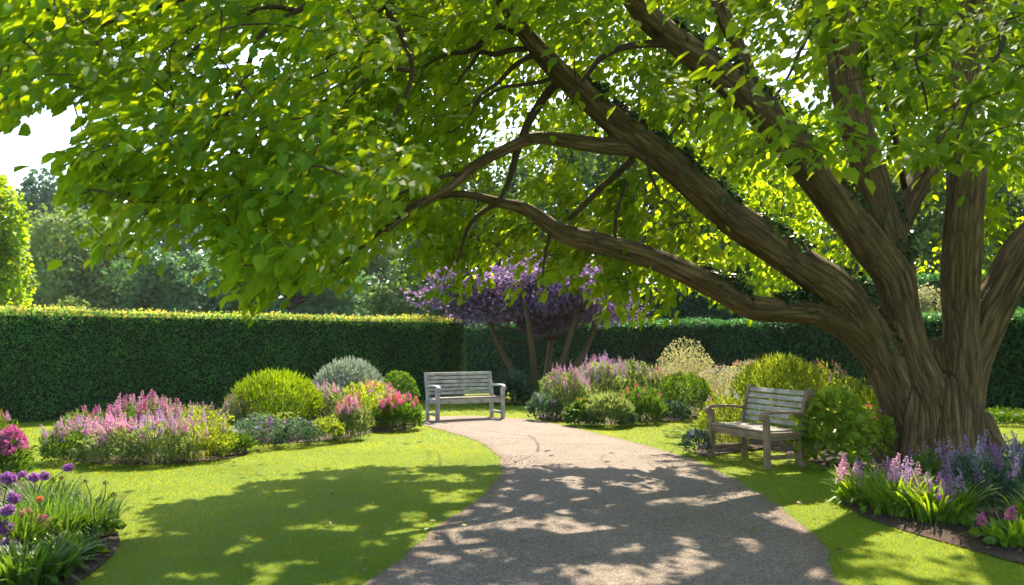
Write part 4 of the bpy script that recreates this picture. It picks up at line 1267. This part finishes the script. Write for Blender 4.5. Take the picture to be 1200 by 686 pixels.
# ------------------------------------------------------------------ garden plants
def blades(mb, n, rad, h, w, lean, g, mat=0, curl=1.0, rnd=(.2, .9), wid=None, centre=(0, 0, 0), squash=1.0):
    """arching strap leaves: n blades rising from a disc"""
    a = g.uniform(0, 2 * math.pi, n)
    r0 = rad * np.sqrt(g.uniform(0, 1, n)) * .55
    b = np.column_stack((np.cos(a) * r0, np.sin(a) * r0 * squash, np.zeros(n))) + np.array(centre)
    out = a + g.normal(0, .5, n)
    hh = h * g.uniform(.55, 1.1, n)
    ln = lean * g.uniform(.3, 1.25, n) * hh * (.35 + .75 * r0 / max(rad * .55, 1e-6))
    K = 5
    t = np.linspace(0, 1, K)
    dirx = np.column_stack((np.cos(out), np.sin(out) * squash, np.zeros(n)))
    side = np.column_stack((-np.sin(out), np.cos(out), np.zeros(n)))
    rows = []
    ww = w * g.uniform(.6, 1.25, n)
    prof = np.array([.55, 1.0, .95, .6, .05])
    for i, tt in enumerate(t):
        z = hh * (tt - curl * .32 * tt ** 3 * np.clip(ln / hh, 0, 1.6))
        p = b + dirx * (ln * tt ** 1.7)[:, None]
        p[:, 2] += z
        rows.append(p - side * (ww * prof[i] / 2)[:, None])
        rows.append(p + side * (ww * prof[i] / 2)[:, None])
    V = np.stack(rows, 1).reshape(-1, 3)
    k = 2 * K
    F = np.array([(2 * i, 2 * i + 1, 2 * i + 3, 2 * i + 2) for i in range(K - 1)])
    F = (F[None] + (np.arange(n) * k)[:, None, None]).reshape(-1, 4)
    mb.add(V, F, mat, np.repeat(g.uniform(rnd[0], rnd[1], n), k))

def mound(mb, n, W, H, leaf, T, g, mat=0, lumpy=.16, up=.3, flat=.0, rnd=.0):
    """leaves over (and into) a rounded mound of width W and height H that stands on the ground"""
    d = rdir(n, g)
    d[:, 2] = np.abs(d[:, 2]) * 1.0 - .12
    d = norm(d)
    rad = 1 - g.exponential(.16, n)
    rad = np.clip(rad, .15, 1.06)
    rad = rad * (1 + lumpy * vnoise(d * 2.6 + W * 7, 3) + lumpy * .6 * vnoise(d * 6 + W * 3, 4))
    p = d * rad[:, None] * np.array((W / 2, W / 2, H * .62))
    p[:, 2] += H * .38
    low_ = g.uniform(0, 1, n) < .16
    ra_ = np.sqrt(g.uniform(.3, 1, n)) * W / 2 * .97
    an_ = np.arctan2(d[:, 1], d[:, 0])
    p[low_] = np.column_stack((np.cos(an_) * ra_, np.sin(an_) * ra_, g.uniform(.015, .42, n) * H))[low_]
    bad = p[:, 2] < .02
    p[bad, 2] = g.uniform(.02, H * .3, bad.sum())
    ax = norm(d * .8 + rdir(n, g) * .6 + np.array((0, 0, up)))
    nor = norm(d * .4 + rdir(n, g) * .7 + np.array((0, 0, .5)))
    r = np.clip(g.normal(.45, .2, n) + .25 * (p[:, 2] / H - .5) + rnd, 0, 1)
    scatter(mb, T, p, frames(ax, nor), leaf * g.uniform(.6, 1.3, n), r)
    return p

SPIKES = {}
def spike_meshes(colour, h, w, kind='spire'):
    """four variants of one flower head with its stem; shared by the copies"""
    key = (colour, round(h, 3), round(w, 3), kind)
    if key in SPIKES:
        return SPIKES[key]
    out = []
    for s in range(4):
        g = np.random.default_rng(100 + s)
        mb = MB()
        if kind == 'spire':
            stem = .55 * h
            bend = g.normal(0, .035, 2) * h
            zz = np.linspace(-.9 * h, h, 7)
            line = np.column_stack((bend[0] * (zz / h) ** 2 * np.sign(zz), bend[1] * (zz / h) ** 2, zz))
            tube(mb, line, np.linspace(.004, .0015, 7) * (h / .25) ** .5, 4, 1, .4, cap=False)
            n = int(62 * g.uniform(.8, 1.2))
            t = np.sort(g.uniform(0, 1, n))
            ph = g.uniform(0, 2 * math.pi, n)
            pr_ = w / 2 * np.sin(np.clip((1 - t) * .92 + .08, 0, 1) * math.pi * .62) * g.uniform(.5, 1.1, n)
            z = t * h
            cx = np.interp(z, zz, line[:, 0]); cyy = np.interp(z, zz, line[:, 1])
            p = np.column_stack((cx + np.cos(ph) * pr_, cyy + np.sin(ph) * pr_, z))
            fs = w * .27 * (1.1 - .6 * t)
        elif kind == 'ball':
            zz = np.linspace(-h, 0, 6)
            line = np.column_stack((g.normal(0, .01) * (zz / h + 1) ** 2, g.normal(0, .01) * (zz / h + 1) ** 2, zz))
            tube(mb, line, .0045, 5, 1, .4, cap=False)
            n = 170
            d = rdir(n, g)
            p = d * (w / 2) * g.uniform(.6, 1, n)[:, None] * np.array((1, 1, .88)) + np.array((0, 0, w * .38))
            ph = np.arctan2(d[:, 1], d[:, 0])
            fs = np.full(n, w * .19)
        elif kind == 'umbel':      # flat airy cluster
            zz = np.linspace(-h, 0, 5)
            line = np.column_stack((zz * 0, zz * 0, zz))
            tube(mb, line, .003, 4, 1, .4, cap=False)
            n = 42
            r = w / 2 * np.sqrt(g.uniform(0, 1, n)); ph = g.uniform(0, 2 * math.pi, n)
            p = np.column_stack((np.cos(ph) * r, np.sin(ph) * r, .5 * w * (1 - (2 * r / w) ** 2) * g.uniform(.2, .9, n)))
            fs = np.full(n, w * .2)
        for q in range(4):         # four petals per floret
            a = ph + (q - 1.5) * .8 + g.normal(0, .3, n)
            el = (.9 if q % 2 else -.1) + g.normal(0, .35, n)
            ax = np.column_stack((np.cos(a) * np.cos(el), np.sin(a) * np.cos(el), np.sin(el)))
            scatter(mb, PETAL, p, frames(ax, rdir(n, g)), fs * g.uniform(.7, 1.25, n), np.clip(g.normal(.5, .25, n), 0, 1))
        out.append(mb.mesh('flower_spike' if kind == 'spire' else 'flower_head', [M[colour], M['stem']]))
    SPIKES[key] = out
    return out

def put_spikes(root, pts, colours, h, w, g, kind='spire', lean=.14, name=None, base=None):
    for k, p in enumerate(pts):
        c = colours[int(g.integers(0, len(colours)))]
        me = spike_meshes(c, h, w, kind)[int(g.integers(0, 4))]
        o = link(name or ('flower_spike' if kind == 'spire' else 'flower_head'), me, root)
        o.location = tuple(p)
        tip = np.array((p[0], p[1], 0)) * .5
        o.rotation_euler = (g.normal(0, lean) - tip[1] * .5, g.normal(0, lean) + tip[0] * .5, g.uniform(0, 6.28))
        s = g.uniform(.75, 1.2)
        o.scale = (s, s, s * g.uniform(.85, 1.15))

SEED = [300]
def plant(kind, px, py, wpx, hpx, name, label, cat, leaf='green', flower=(), nf=0, fh=.2, fw=.06, group=None, fk='spire', d=None, lsz=None, squash=1.0):
    SEED[0] += 1
    g = np.random.default_rng(SEED[0])
    loc = G(px, py)
    D = loc[1]
    W, H = wpx * D / FPX, hpx * D / FPX
    loc[2] = .012
    root = thing(name, label, cat, tuple(loc), g.uniform(0, 6.28) if kind not in ('wide',) else 0, group)
    mb = MB()
    sc = max(1.0, D / 11)
    top = H
    if kind == 'ball':            # clipped or naturally round bush
        mound(mb, int(2600 * min(1.8, W)), W, H, (lsz or .05) * sc, LEAF_SMALL, g, lumpy=.07, up=.25)
    elif kind == 'feather':       # round bush of upright fine sprays
        mound(mb, int(3600 * max(W, .5)), W * .96, H * .94, .042 * sc, LEAF_SMALL, g, lumpy=.14, up=.5)
        n = int(900 * max(W, .5))
        dd = rdir(n, g); dd[:, 2] = np.abs(dd[:, 2]) + .05; dd = norm(dd)
        p = dd * np.array((W / 2, W / 2, H * .6)) * g.uniform(.8, 1.0, n)[:, None] + (0, 0, H * .36)
        scatter(mb, LEAF_LONG, p, frames(norm(dd + (0, 0, .7) + rdir(n, g) * .3), rdir(n, g)), g.uniform(.06, .12, n) * sc ** .5, g.uniform(.5, 1, n))
    elif kind == 'leafy':         # broad-leaved shrub
        mound(mb, int(1500 * max(W, .5)), W, H, (lsz or .095), LEAF_ROUND, g, lumpy=.2, up=.1)
    elif kind == 'perennial':     # bushy herbaceous clump: leaves plus upright stems
        mound(mb, int(2600 * max(W, .45)), W * 1.04, H * .84, .046 * sc, LEAF_SMALL, g, lumpy=.3, up=.5)
        blades(mb, int(110 * max(W, .5)), W * .7, H * .92, .008 * sc, .6, g, rnd=(.3, 1))
        n = int(420 * max(W, .5))
        a = g.uniform(0, 6.28, n); r = W / 2 * np.sqrt(g.uniform(0, 1, n))
        p = np.column_stack((np.cos(a) * r, np.sin(a) * r, H * g.uniform(.25, .95, n) * np.sqrt(np.clip(1.05 - (2 * r / W) ** 2 * .7, .1, 1))))
        scatter(mb, LEAF_LONG, p, frames(norm(rdir(n, g) + (0, 0, 1.0)), rdir(n, g)), g.uniform(.06, .12, n) * sc ** .5, g.uniform(.3, 1, n))
    elif kind == 'strap':         # clump of strap leaves
        blades(mb, int((170 if (lsz or .026) > .018 else 330) * max(W, .5) / .6), W * .7, H * .85, lsz or .026, .8, g, curl=1.2, rnd=(.1, 1))
        blades(mb, int(60 * max(W, .5) / .6), W * .6, H * .6, (lsz or .026) * 1.3, 1.25, g, curl=1.6, rnd=(.0, .8))
        mound(mb, int(70 * W / .5), W * .9, H * .36, .085, LEAF_BROAD, g, lumpy=.2, up=-.1)
        top = H * .8
    elif kind == 'plume':         # airy grass
        blades(mb, int(260 * max(W, .5)), W * .7, H * .75, .010 * sc, .7, g, rnd=(.2, .9))
        n = int(2200 * max(W, .5))
        a = g.uniform(0, 6.28, n); r = W / 2 * np.sqrt(g.uniform(0, 1, n))
        p = np.column_stack((np.cos(a) * r, np.sin(a) * r, H * (g.uniform(.3, 1.0, n)) * np.clip(1.02 - (2 * r / W) ** 2 * .4, .1, 1)))
        scatter(mb, LEAF_SMALL, p, frames(norm(rdir(n, g) + (0, 0, 1.2)), rdir(n, g)), g.uniform(.02, .045, n) * sc ** .7, g.uniform(.3, 1, n))
    elif kind == 'low':           # low cushion
        mound(mb, int(1900 * max(W, .35)), W, H, .042 * sc, LEAF_SMALL, g, lumpy=.2, up=.4)
    mb.build('foliage', M[leaf], root)
    if nf:
        if fk == 'spire' and cat == 'flowers' and D > 9:
            nf, fw = int(nf * 1.5), fw * .72
        a = g.uniform(0, 6.28, nf); r = W / 2 * np.sqrt(g.uniform(0, 1, nf)) * .92
        zz = top * np.sqrt(np.clip(1 - (2 * r / W) ** 2 * .62, .05, 1))
        if fk == 'spire':
            zz = np.maximum(zz - fh * g.uniform(.35, .8, nf), .06)
        else:
            zz = zz * g.uniform(.85, 1.03, nf)
        put_spikes(root, np.column_stack((np.cos(a) * r, np.sin(a) * r, zz)), flower, fh, fw, g, fk)
    return root

# --- oval island bed on the left lawn
GA = 'pink-flowered clumps of the oval island bed'
plant('perennial', 92, 541, 78, 45, 'flowering_clump', 'pink-flowered clump at the left tip of the oval island bed', 'flowers', 'green', ('pink', 'pink', 'lilac'), 26, .17, .075, GA)
plant('perennial', 138, 544, 78, 48, 'flowering_clump', 'pink clump at the front of the oval bed, second from its left tip', 'flowers', 'sage', ('pink',), 24, .18, .08, GA)
plant('perennial', 186, 543, 80, 53, 'flowering_clump', 'pale green front clump under the tallest pink spires of the oval bed', 'flowers', 'sage', ('pink', 'lilac'), 20, .18, .075, GA)
plant('perennial', 232, 538, 78, 44, 'flowering_clump', 'bright green clump with sparse pink tips, second from the right in the oval bed', 'flowers', 'lime', ('pink',), 15, .16, .07, GA)
plant('perennial', 270, 532, 46, 27, 'flowering_clump', 'low green clump with white specks at the right tip of the oval bed', 'flowers', 'green', ('white', 'lilac'), 10, .08, .05, GA)
plant('perennial', 112, 528, 90, 45, 'flowering_clump', 'deep pink clump at the back left of the oval bed, nearest the hedge', 'flowers', 'green', ('magenta', 'pink'), 24, .19, .075, GA)
plant('perennial', 168, 526, 90, 58, 'flowering_clump', 'clump with the tallest pink spires at the back middle of the oval bed', 'flowers', 'green', ('pink', 'magenta', 'pink'), 28, .22, .08, GA)
plant('perennial', 222, 525, 86, 47, 'flowering_clump', 'pink clump at the back right of the oval bed beside the golden bush', 'flowers', 'lime', ('pink', 'lilac'), 22, .19, .075, GA)

# --- bed with the golden bush
plant('feather', 322, 511, 108, 76, 'golden_bush', 'big round golden-green feathery bush in front of the hedge', 'bush', 'golden')
plant('perennial', 280, 514, 44, 52, 'flowering_clump', 'straw-pink flowering clump peeping out left of the golden bush', 'flowers', 'pale', ('coral', 'pink'), 10, .12, .05)
plant('low', 305, 525, 66, 36, 'lavender_mound', 'blue-green mound with purple and white blooms under the golden bush', 'plant', 'bluegreen', ('purple', 'white', 'blue'), 14, .07, .05, None, 'umbel')
plant('low', 348, 523, 52, 30, 'lavender_mound', 'smaller blue-green mound with pale blooms at the golden bush right foot', 'plant', 'bluegreen', ('white', 'lilac'), 9, .06, .045, None, 'umbel')
plant('feather', 408, 489, 82, 68, 'silver_shrub', 'rounded silvery grey-green shrub against the dark hedge', 'shrub', 'silver')
plant('ball', 466, 483, 46, 46, 'box_bush', 'rounded green bush between the silvery shrub and the far bench', 'bush', 'green', lsz=.04)
plant('perennial', 382, 505, 56, 54, 'flowering_clump', 'hazy pale pink clump between the golden bush and the silvery shrub', 'flowers', 'sage', ('pink', 'lilac'), 16, .14, .06)
plant('perennial', 434, 500, 74, 52, 'flowering_clump', 'yellow-green clump capped with pink flowers below the silvery shrub', 'flowers', 'lime', ('pink', 'coral'), 22, .13, .065)
plant('perennial', 411, 515, 40, 46, 'flowering_clump', 'coral-pink clump leaning over the lawn edge of the golden bush bed', 'flowers', 'sage', ('coral', 'pink'), 20, .13, .07)
plant('low', 380, 519, 46, 28, 'edging_plant', 'low pale green edging plant with white specks right of the golden bush', 'plant', 'lime', ('white',), 8, .05, .04, None, 'umbel')
plant('perennial', 468, 504, 52, 40, 'flowering_clump', 'magenta-flowered clump beside the front leg of the far bench', 'flowers', 'green', ('magenta', 'magenta', 'coral'), 24, .11, .085)

# --- mixed bed right of the far bench
plant('leafy', 600, 474, 44, 36, 'leafy_shrub', 'dark blue-green shrub behind the right arm of the far bench', 'shrub', 'bluegreen', lsz=.11)
plant('low', 624, 473, 40, 23, 'edging_plant', 'low bright green plant at the foot of the purple tree', 'plant', 'green')
plant('low', 638, 493, 40, 31, 'edging_plant', 'blue-green plant with lilac blooms at the path tip of the mixed bed', 'plant', 'bluegreen', ('lilac', 'lilac', 'purple'), 12, .1, .05)
plant('perennial', 664, 490, 58, 56, 'flowering_clump', 'pink-spired clump at the left of the mixed bed near the path tip', 'flowers', 'sage', ('pink', 'pink', 'lilac'), 36, .22, .07)
plant('perennial', 700, 484, 68, 61, 'flowering_clump', 'grey-green clump with the tallest pink-lilac spires of the mixed bed', 'flowers', 'sage', ('pink', 'lilac', 'lilac'), 38, .28, .075)
plant('perennial', 738, 482, 66, 59, 'flowering_clump', 'soft green clump with creamy and pink spires in the middle of the mixed bed', 'flowers', 'sage', ('pink', 'lilac', 'white', 'pink'), 34, .2, .06)
plant('leafy', 684, 499, 40, 29, 'leafy_plant', 'bright green leafy plant with red blooms at the front of the mixed bed', 'plant', 'green', ('red', 'coral'), 8, .05, .07, None, 'umbel', lsz=.08)
plant('feather', 712, 500, 56, 36, 'feathery_plant', 'soft feathery grey-green plant at the front of the mixed bed', 'plant', 'sage')
plant('perennial', 750, 496, 52, 45, 'flowering_clump', 'deep green upright clump left of the round green bush', 'flowers', 'green', ('coral', 'magenta'), 7, .1, .05)
plant('low', 733, 500, 20, 20, 'edging_plant', 'tiny plant with violet and white blooms at the mixed bed front edge', 'plant', 'bluegreen', ('purple', 'white'), 8, .08, .04)
plant('perennial', 772, 482, 46, 52, 'flowering_clump', 'pale straw-pink clump behind the round green bush', 'flowers', 'sage', ('pink', 'coral'), 24, .14, .05)
plant('ball', 802, 487, 64, 47, 'box_bush', 'clipped round green bush near the end of the mixed bed', 'bush', 'box', lsz=.042)
plant('low', 786, 493, 46, 20, 'edging_plant', 'low blue-green plant with white blooms under the round green bush', 'plant', 'bluegreen', ('white',), 8, .05, .04, None, 'umbel')
plant('plume', 803, 473, 66, 76, 'plume_grass', 'tall airy pale plume grass rising behind the round green bush', 'grass clump', 'pale')
plant('plume', 846, 480, 76, 49, 'meadow_clump', 'whitish meadow flowers between round green bush and near bench', 'flowers', 'pale', ('white', 'pink'), 20, .12, .05)
plant('plume', 876, 474, 70, 50, 'meadow_clump', 'pale straw-coloured meadow flowers behind the yellow-green bush', 'flowers', 'pale', ('white', 'coral'), 14, .12, .05)

# --- shrubs around the near bench
plant('feather', 916, 514, 112, 98, 'yellow_green_bush', 'large yellow-green feathery bush directly behind the near bench', 'bush', 'lime')
plant('perennial', 966, 508, 76, 84, 'flowering_clump', 'lime clump with dusky pink tips between the near bench and the trunk', 'flowers', 'lime', ('coral', 'pink'), 18, .13, .05)
plant('perennial', 898, 495, 70, 72, 'flowering_clump', 'lime clump with small red-pink spikes behind the back of the near bench', 'flowers', 'lime', ('coral', 'coral', 'pink'), 16, .14, .05)
plant('perennial', 850, 524, 58, 66, 'flowering_clump', 'yellow-green clump beyond the far arm of the near bench', 'flowers', 'lime', ('white', 'coral'), 8, .1, .045)
plant('low', 818, 534, 36, 28, 'edging_plant', 'low grey-blue plant on the path side of the near bench', 'plant', 'bluegreen', ('blue', 'white'), 10, .08, .04)
plant('leafy', 975, 546, 84, 84, 'leafy_shrub', 'bushy bright green shrub pressed against the near end of the bench', 'shrub', 'lime', lsz=.10)  # lime leaf colour stands in for sun that the limb above blocks
plant('leafy', 1018, 536, 50, 58, 'leafy_shrub', 'small shrub with pink blooms between bench and big trunk', 'shrub', 'lime', ('coral', 'pink'), 10, .05, .06, None, 'umbel', lsz=.07)
plant('perennial', 1012, 512, 60, 66, 'flowering_clump', 'lime-green clump with pale tips touching the left side of the big trunk', 'flowers', 'lime', ('pale',), 8, .1, .04)
plant('low', 1180, 498, 70, 16, 'edging_plant', 'low dark plant with white specks at the foot of the right hedge', 'plant', 'green', ('white', 'lilac'), 14, .05, .05, None, 'umbel')

# --- bed at the foot of the big tree
GE = 'strap-leaved flower clumps under the big tree'
plant('strap', 1016, 590, 74, 55, 'strap_leaf_clump', 'bright green strap-leaved clump with pink spikes at the left tip of the tree bed', 'flowers', 'strap', ('pink', 'lilac', 'pink'), 13, .17, .055, GE)
plant('strap', 1058, 603, 86, 67, 'strap_leaf_clump', 'large sunlit strap-leaved clump with pale lilac-pink spikes in front of the trunk', 'flowers', 'strap', ('lilac', 'pink'), 12, .2, .06, GE)
plant('strap', 1100, 612, 84, 69, 'strap_leaf_clump', 'strap-leaved clump with purple spikes below the middle of the trunk', 'flowers', 'strap', ('lilac', 'purple'), 9, .2, .06, GE)
plant('perennial', 1106, 584, 86, 54, 'flowering_clump', 'shaded green clump with violet spikes right against the trunk foot', 'flowers', 'green', ('purple', 'lilac'), 12, .24, .055)
plant('perennial', 1152, 600, 84, 71, 'flowering_clump', 'shaded blue-green clump with tall blue-violet spires right of the trunk', 'flowers', 'bluegreen', ('blue', 'lilac', 'purple'), 16, .24, .055)
plant('perennial', 1192, 588, 76, 67, 'flowering_clump', 'blue-flowered clump behind the violet one at the right edge', 'flowers', 'bluegreen', ('blue', 'purple'), 14, .22, .055)
plant('strap', 1188, 640, 72, 47, 'strap_leaf_clump', 'lone clump of long arching leaves on bare soil at the right edge', 'plant', 'strap', ('magenta', 'lilac'), 2, .12, .07, GE)
plant('strap', 1225, 622, 80, 62, 'strap_leaf_clump', 'strap-leaved clump with deep pink flower half outside the right edge', 'flowers', 'strap', ('magenta', 'pink'), 5, .14, .08, GE)

# --- near left bed: strap leaves and ball flowers on stalks
GN = 'strap-leaved clumps of the near left bed'  # most clumps take a darker leaf colour, painted for the bed's shade
c1 = plant('strap', 104, 628, 74, 66, 'strap_leaf_clump', 'upright grassy clump with dry seed heads at the tip of the near left bed', 'plant', 'green', group=GN, lsz=.010)
c2 = plant('strap', 56, 640, 96, 84, 'strap_leaf_clump', 'grassy clump carrying pink ball flowers at the soil edge of the near left bed', 'flowers', 'green', group=GN, lsz=.012)
c3 = plant('strap', 8, 655, 90, 100, 'strap_leaf_clump', 'grassy clump carrying purple ball flowers at the left edge of the picture', 'flowers', 'green', group=GN, lsz=.012)
c4 = plant('strap', 30, 684, 120, 62, 'broad_leaf_clump', 'low broad-leaved clump in the bottom left corner', 'plant', 'green', group=GN, lsz=.036)
c5 = plant('strap', 50, 605, 90, 62, 'strap_leaf_clump', 'shaded grassy clump behind the pink ball flowers', 'plant', 'green', group=GN, lsz=.010)
plant('perennial', 4, 572, 46, 66, 'flowering_clump', 'bright magenta flowering clump at the left edge above the purple ball flowers', 'flowers', 'green', ('magenta', 'magenta', 'pink'), 26, .1, .09)
plant('perennial', -8, 545, 56, 62, 'flowering_clump', 'yellowish clump with coral and pink tips at the left edge of the lawn', 'flowers', 'golden', ('coral', 'pink', 'pink'), 10, .1, .05)
plant('strap', 78, 658, 70, 40, 'broad_leaf_clump', 'small broad-leaved plant on the dark soil of the near left bed', 'plant', 'strap', group=GN, lsz=.04)
bpy.context.view_layer.update()

def heads(root, spec, kind='ball'):
    inv = root.matrix_world.inverted()
    g = np.random.default_rng(77)
    for (px, py, col, w) in spec:
        d = root.location.y - .22 + g.uniform(-.1, .05)
        p = P(px, py, d)
        foot = np.array((root.location.x, root.location.y, 0)) + np.array((g.normal(0, .08), g.normal(0, .06), .02))
        me = None
        q = inv @ Vector(p)
        f = inv @ Vector(foot)
        s = MB()
        a, b = np.array(f), np.array(q)
        m = (a + b) / 2 + np.array((g.normal(0, .03), g.normal(0, .03), .03))
        line = smoothline([a, m, b], 5) - b
        tube(s, line, np.linspace(.005, .003, len(line)), 5, 1, .4, cap=False)
        n = 190 if col != 'seed' else 40
        dr = rdir(n, g)
        pp = dr * (w / 2) * g.uniform(.45, 1.15, n)[:, None] * np.array((g.uniform(.85, 1.15), g.uniform(.85, 1.15), g.uniform(.6, .95)))
        for _ in range(3):
            ax = norm(dr + rdir(n, g) * .7)
            scatter(s, PETAL, pp, frames(ax, rdir(n, g)), w * .2 * g.uniform(.7, 1.3, n), np.clip(g.normal(.45, .25, n) + .2 * dr[:, 2], 0, 1))
        o = s.build('seed_head' if col == 'seed' else 'flower_head', [M[col], M['stem']], root)
        o.location = q

heads(c3, [(10, 561, 'purple', .085), (16, 584, 'purple', .07), (9, 598, 'purple', .07), (4, 618, 'purple', .085), (10, 637, 'lilac', .075)])
heads(c2, [(31, 603, 'magenta', .085), (48, 612, 'magenta', .088), (28, 640, 'magenta', .085), (46, 585, 'orange', .035)])
heads(c5, [(40, 560, 'purple', .08), (52, 558, 'purple', .065), (80, 548, 'purple', .065), (26, 556, 'purple', .05), (63, 562, 'seed', .035), (72, 560, 'seed', .035)])
heads(c1, [(124, 566, 'seed', .035), (133, 580, 'seed', .04), (114, 586, 'seed', .04), (100, 564, 'seed', .03), (138, 606, 'seed', .025)])
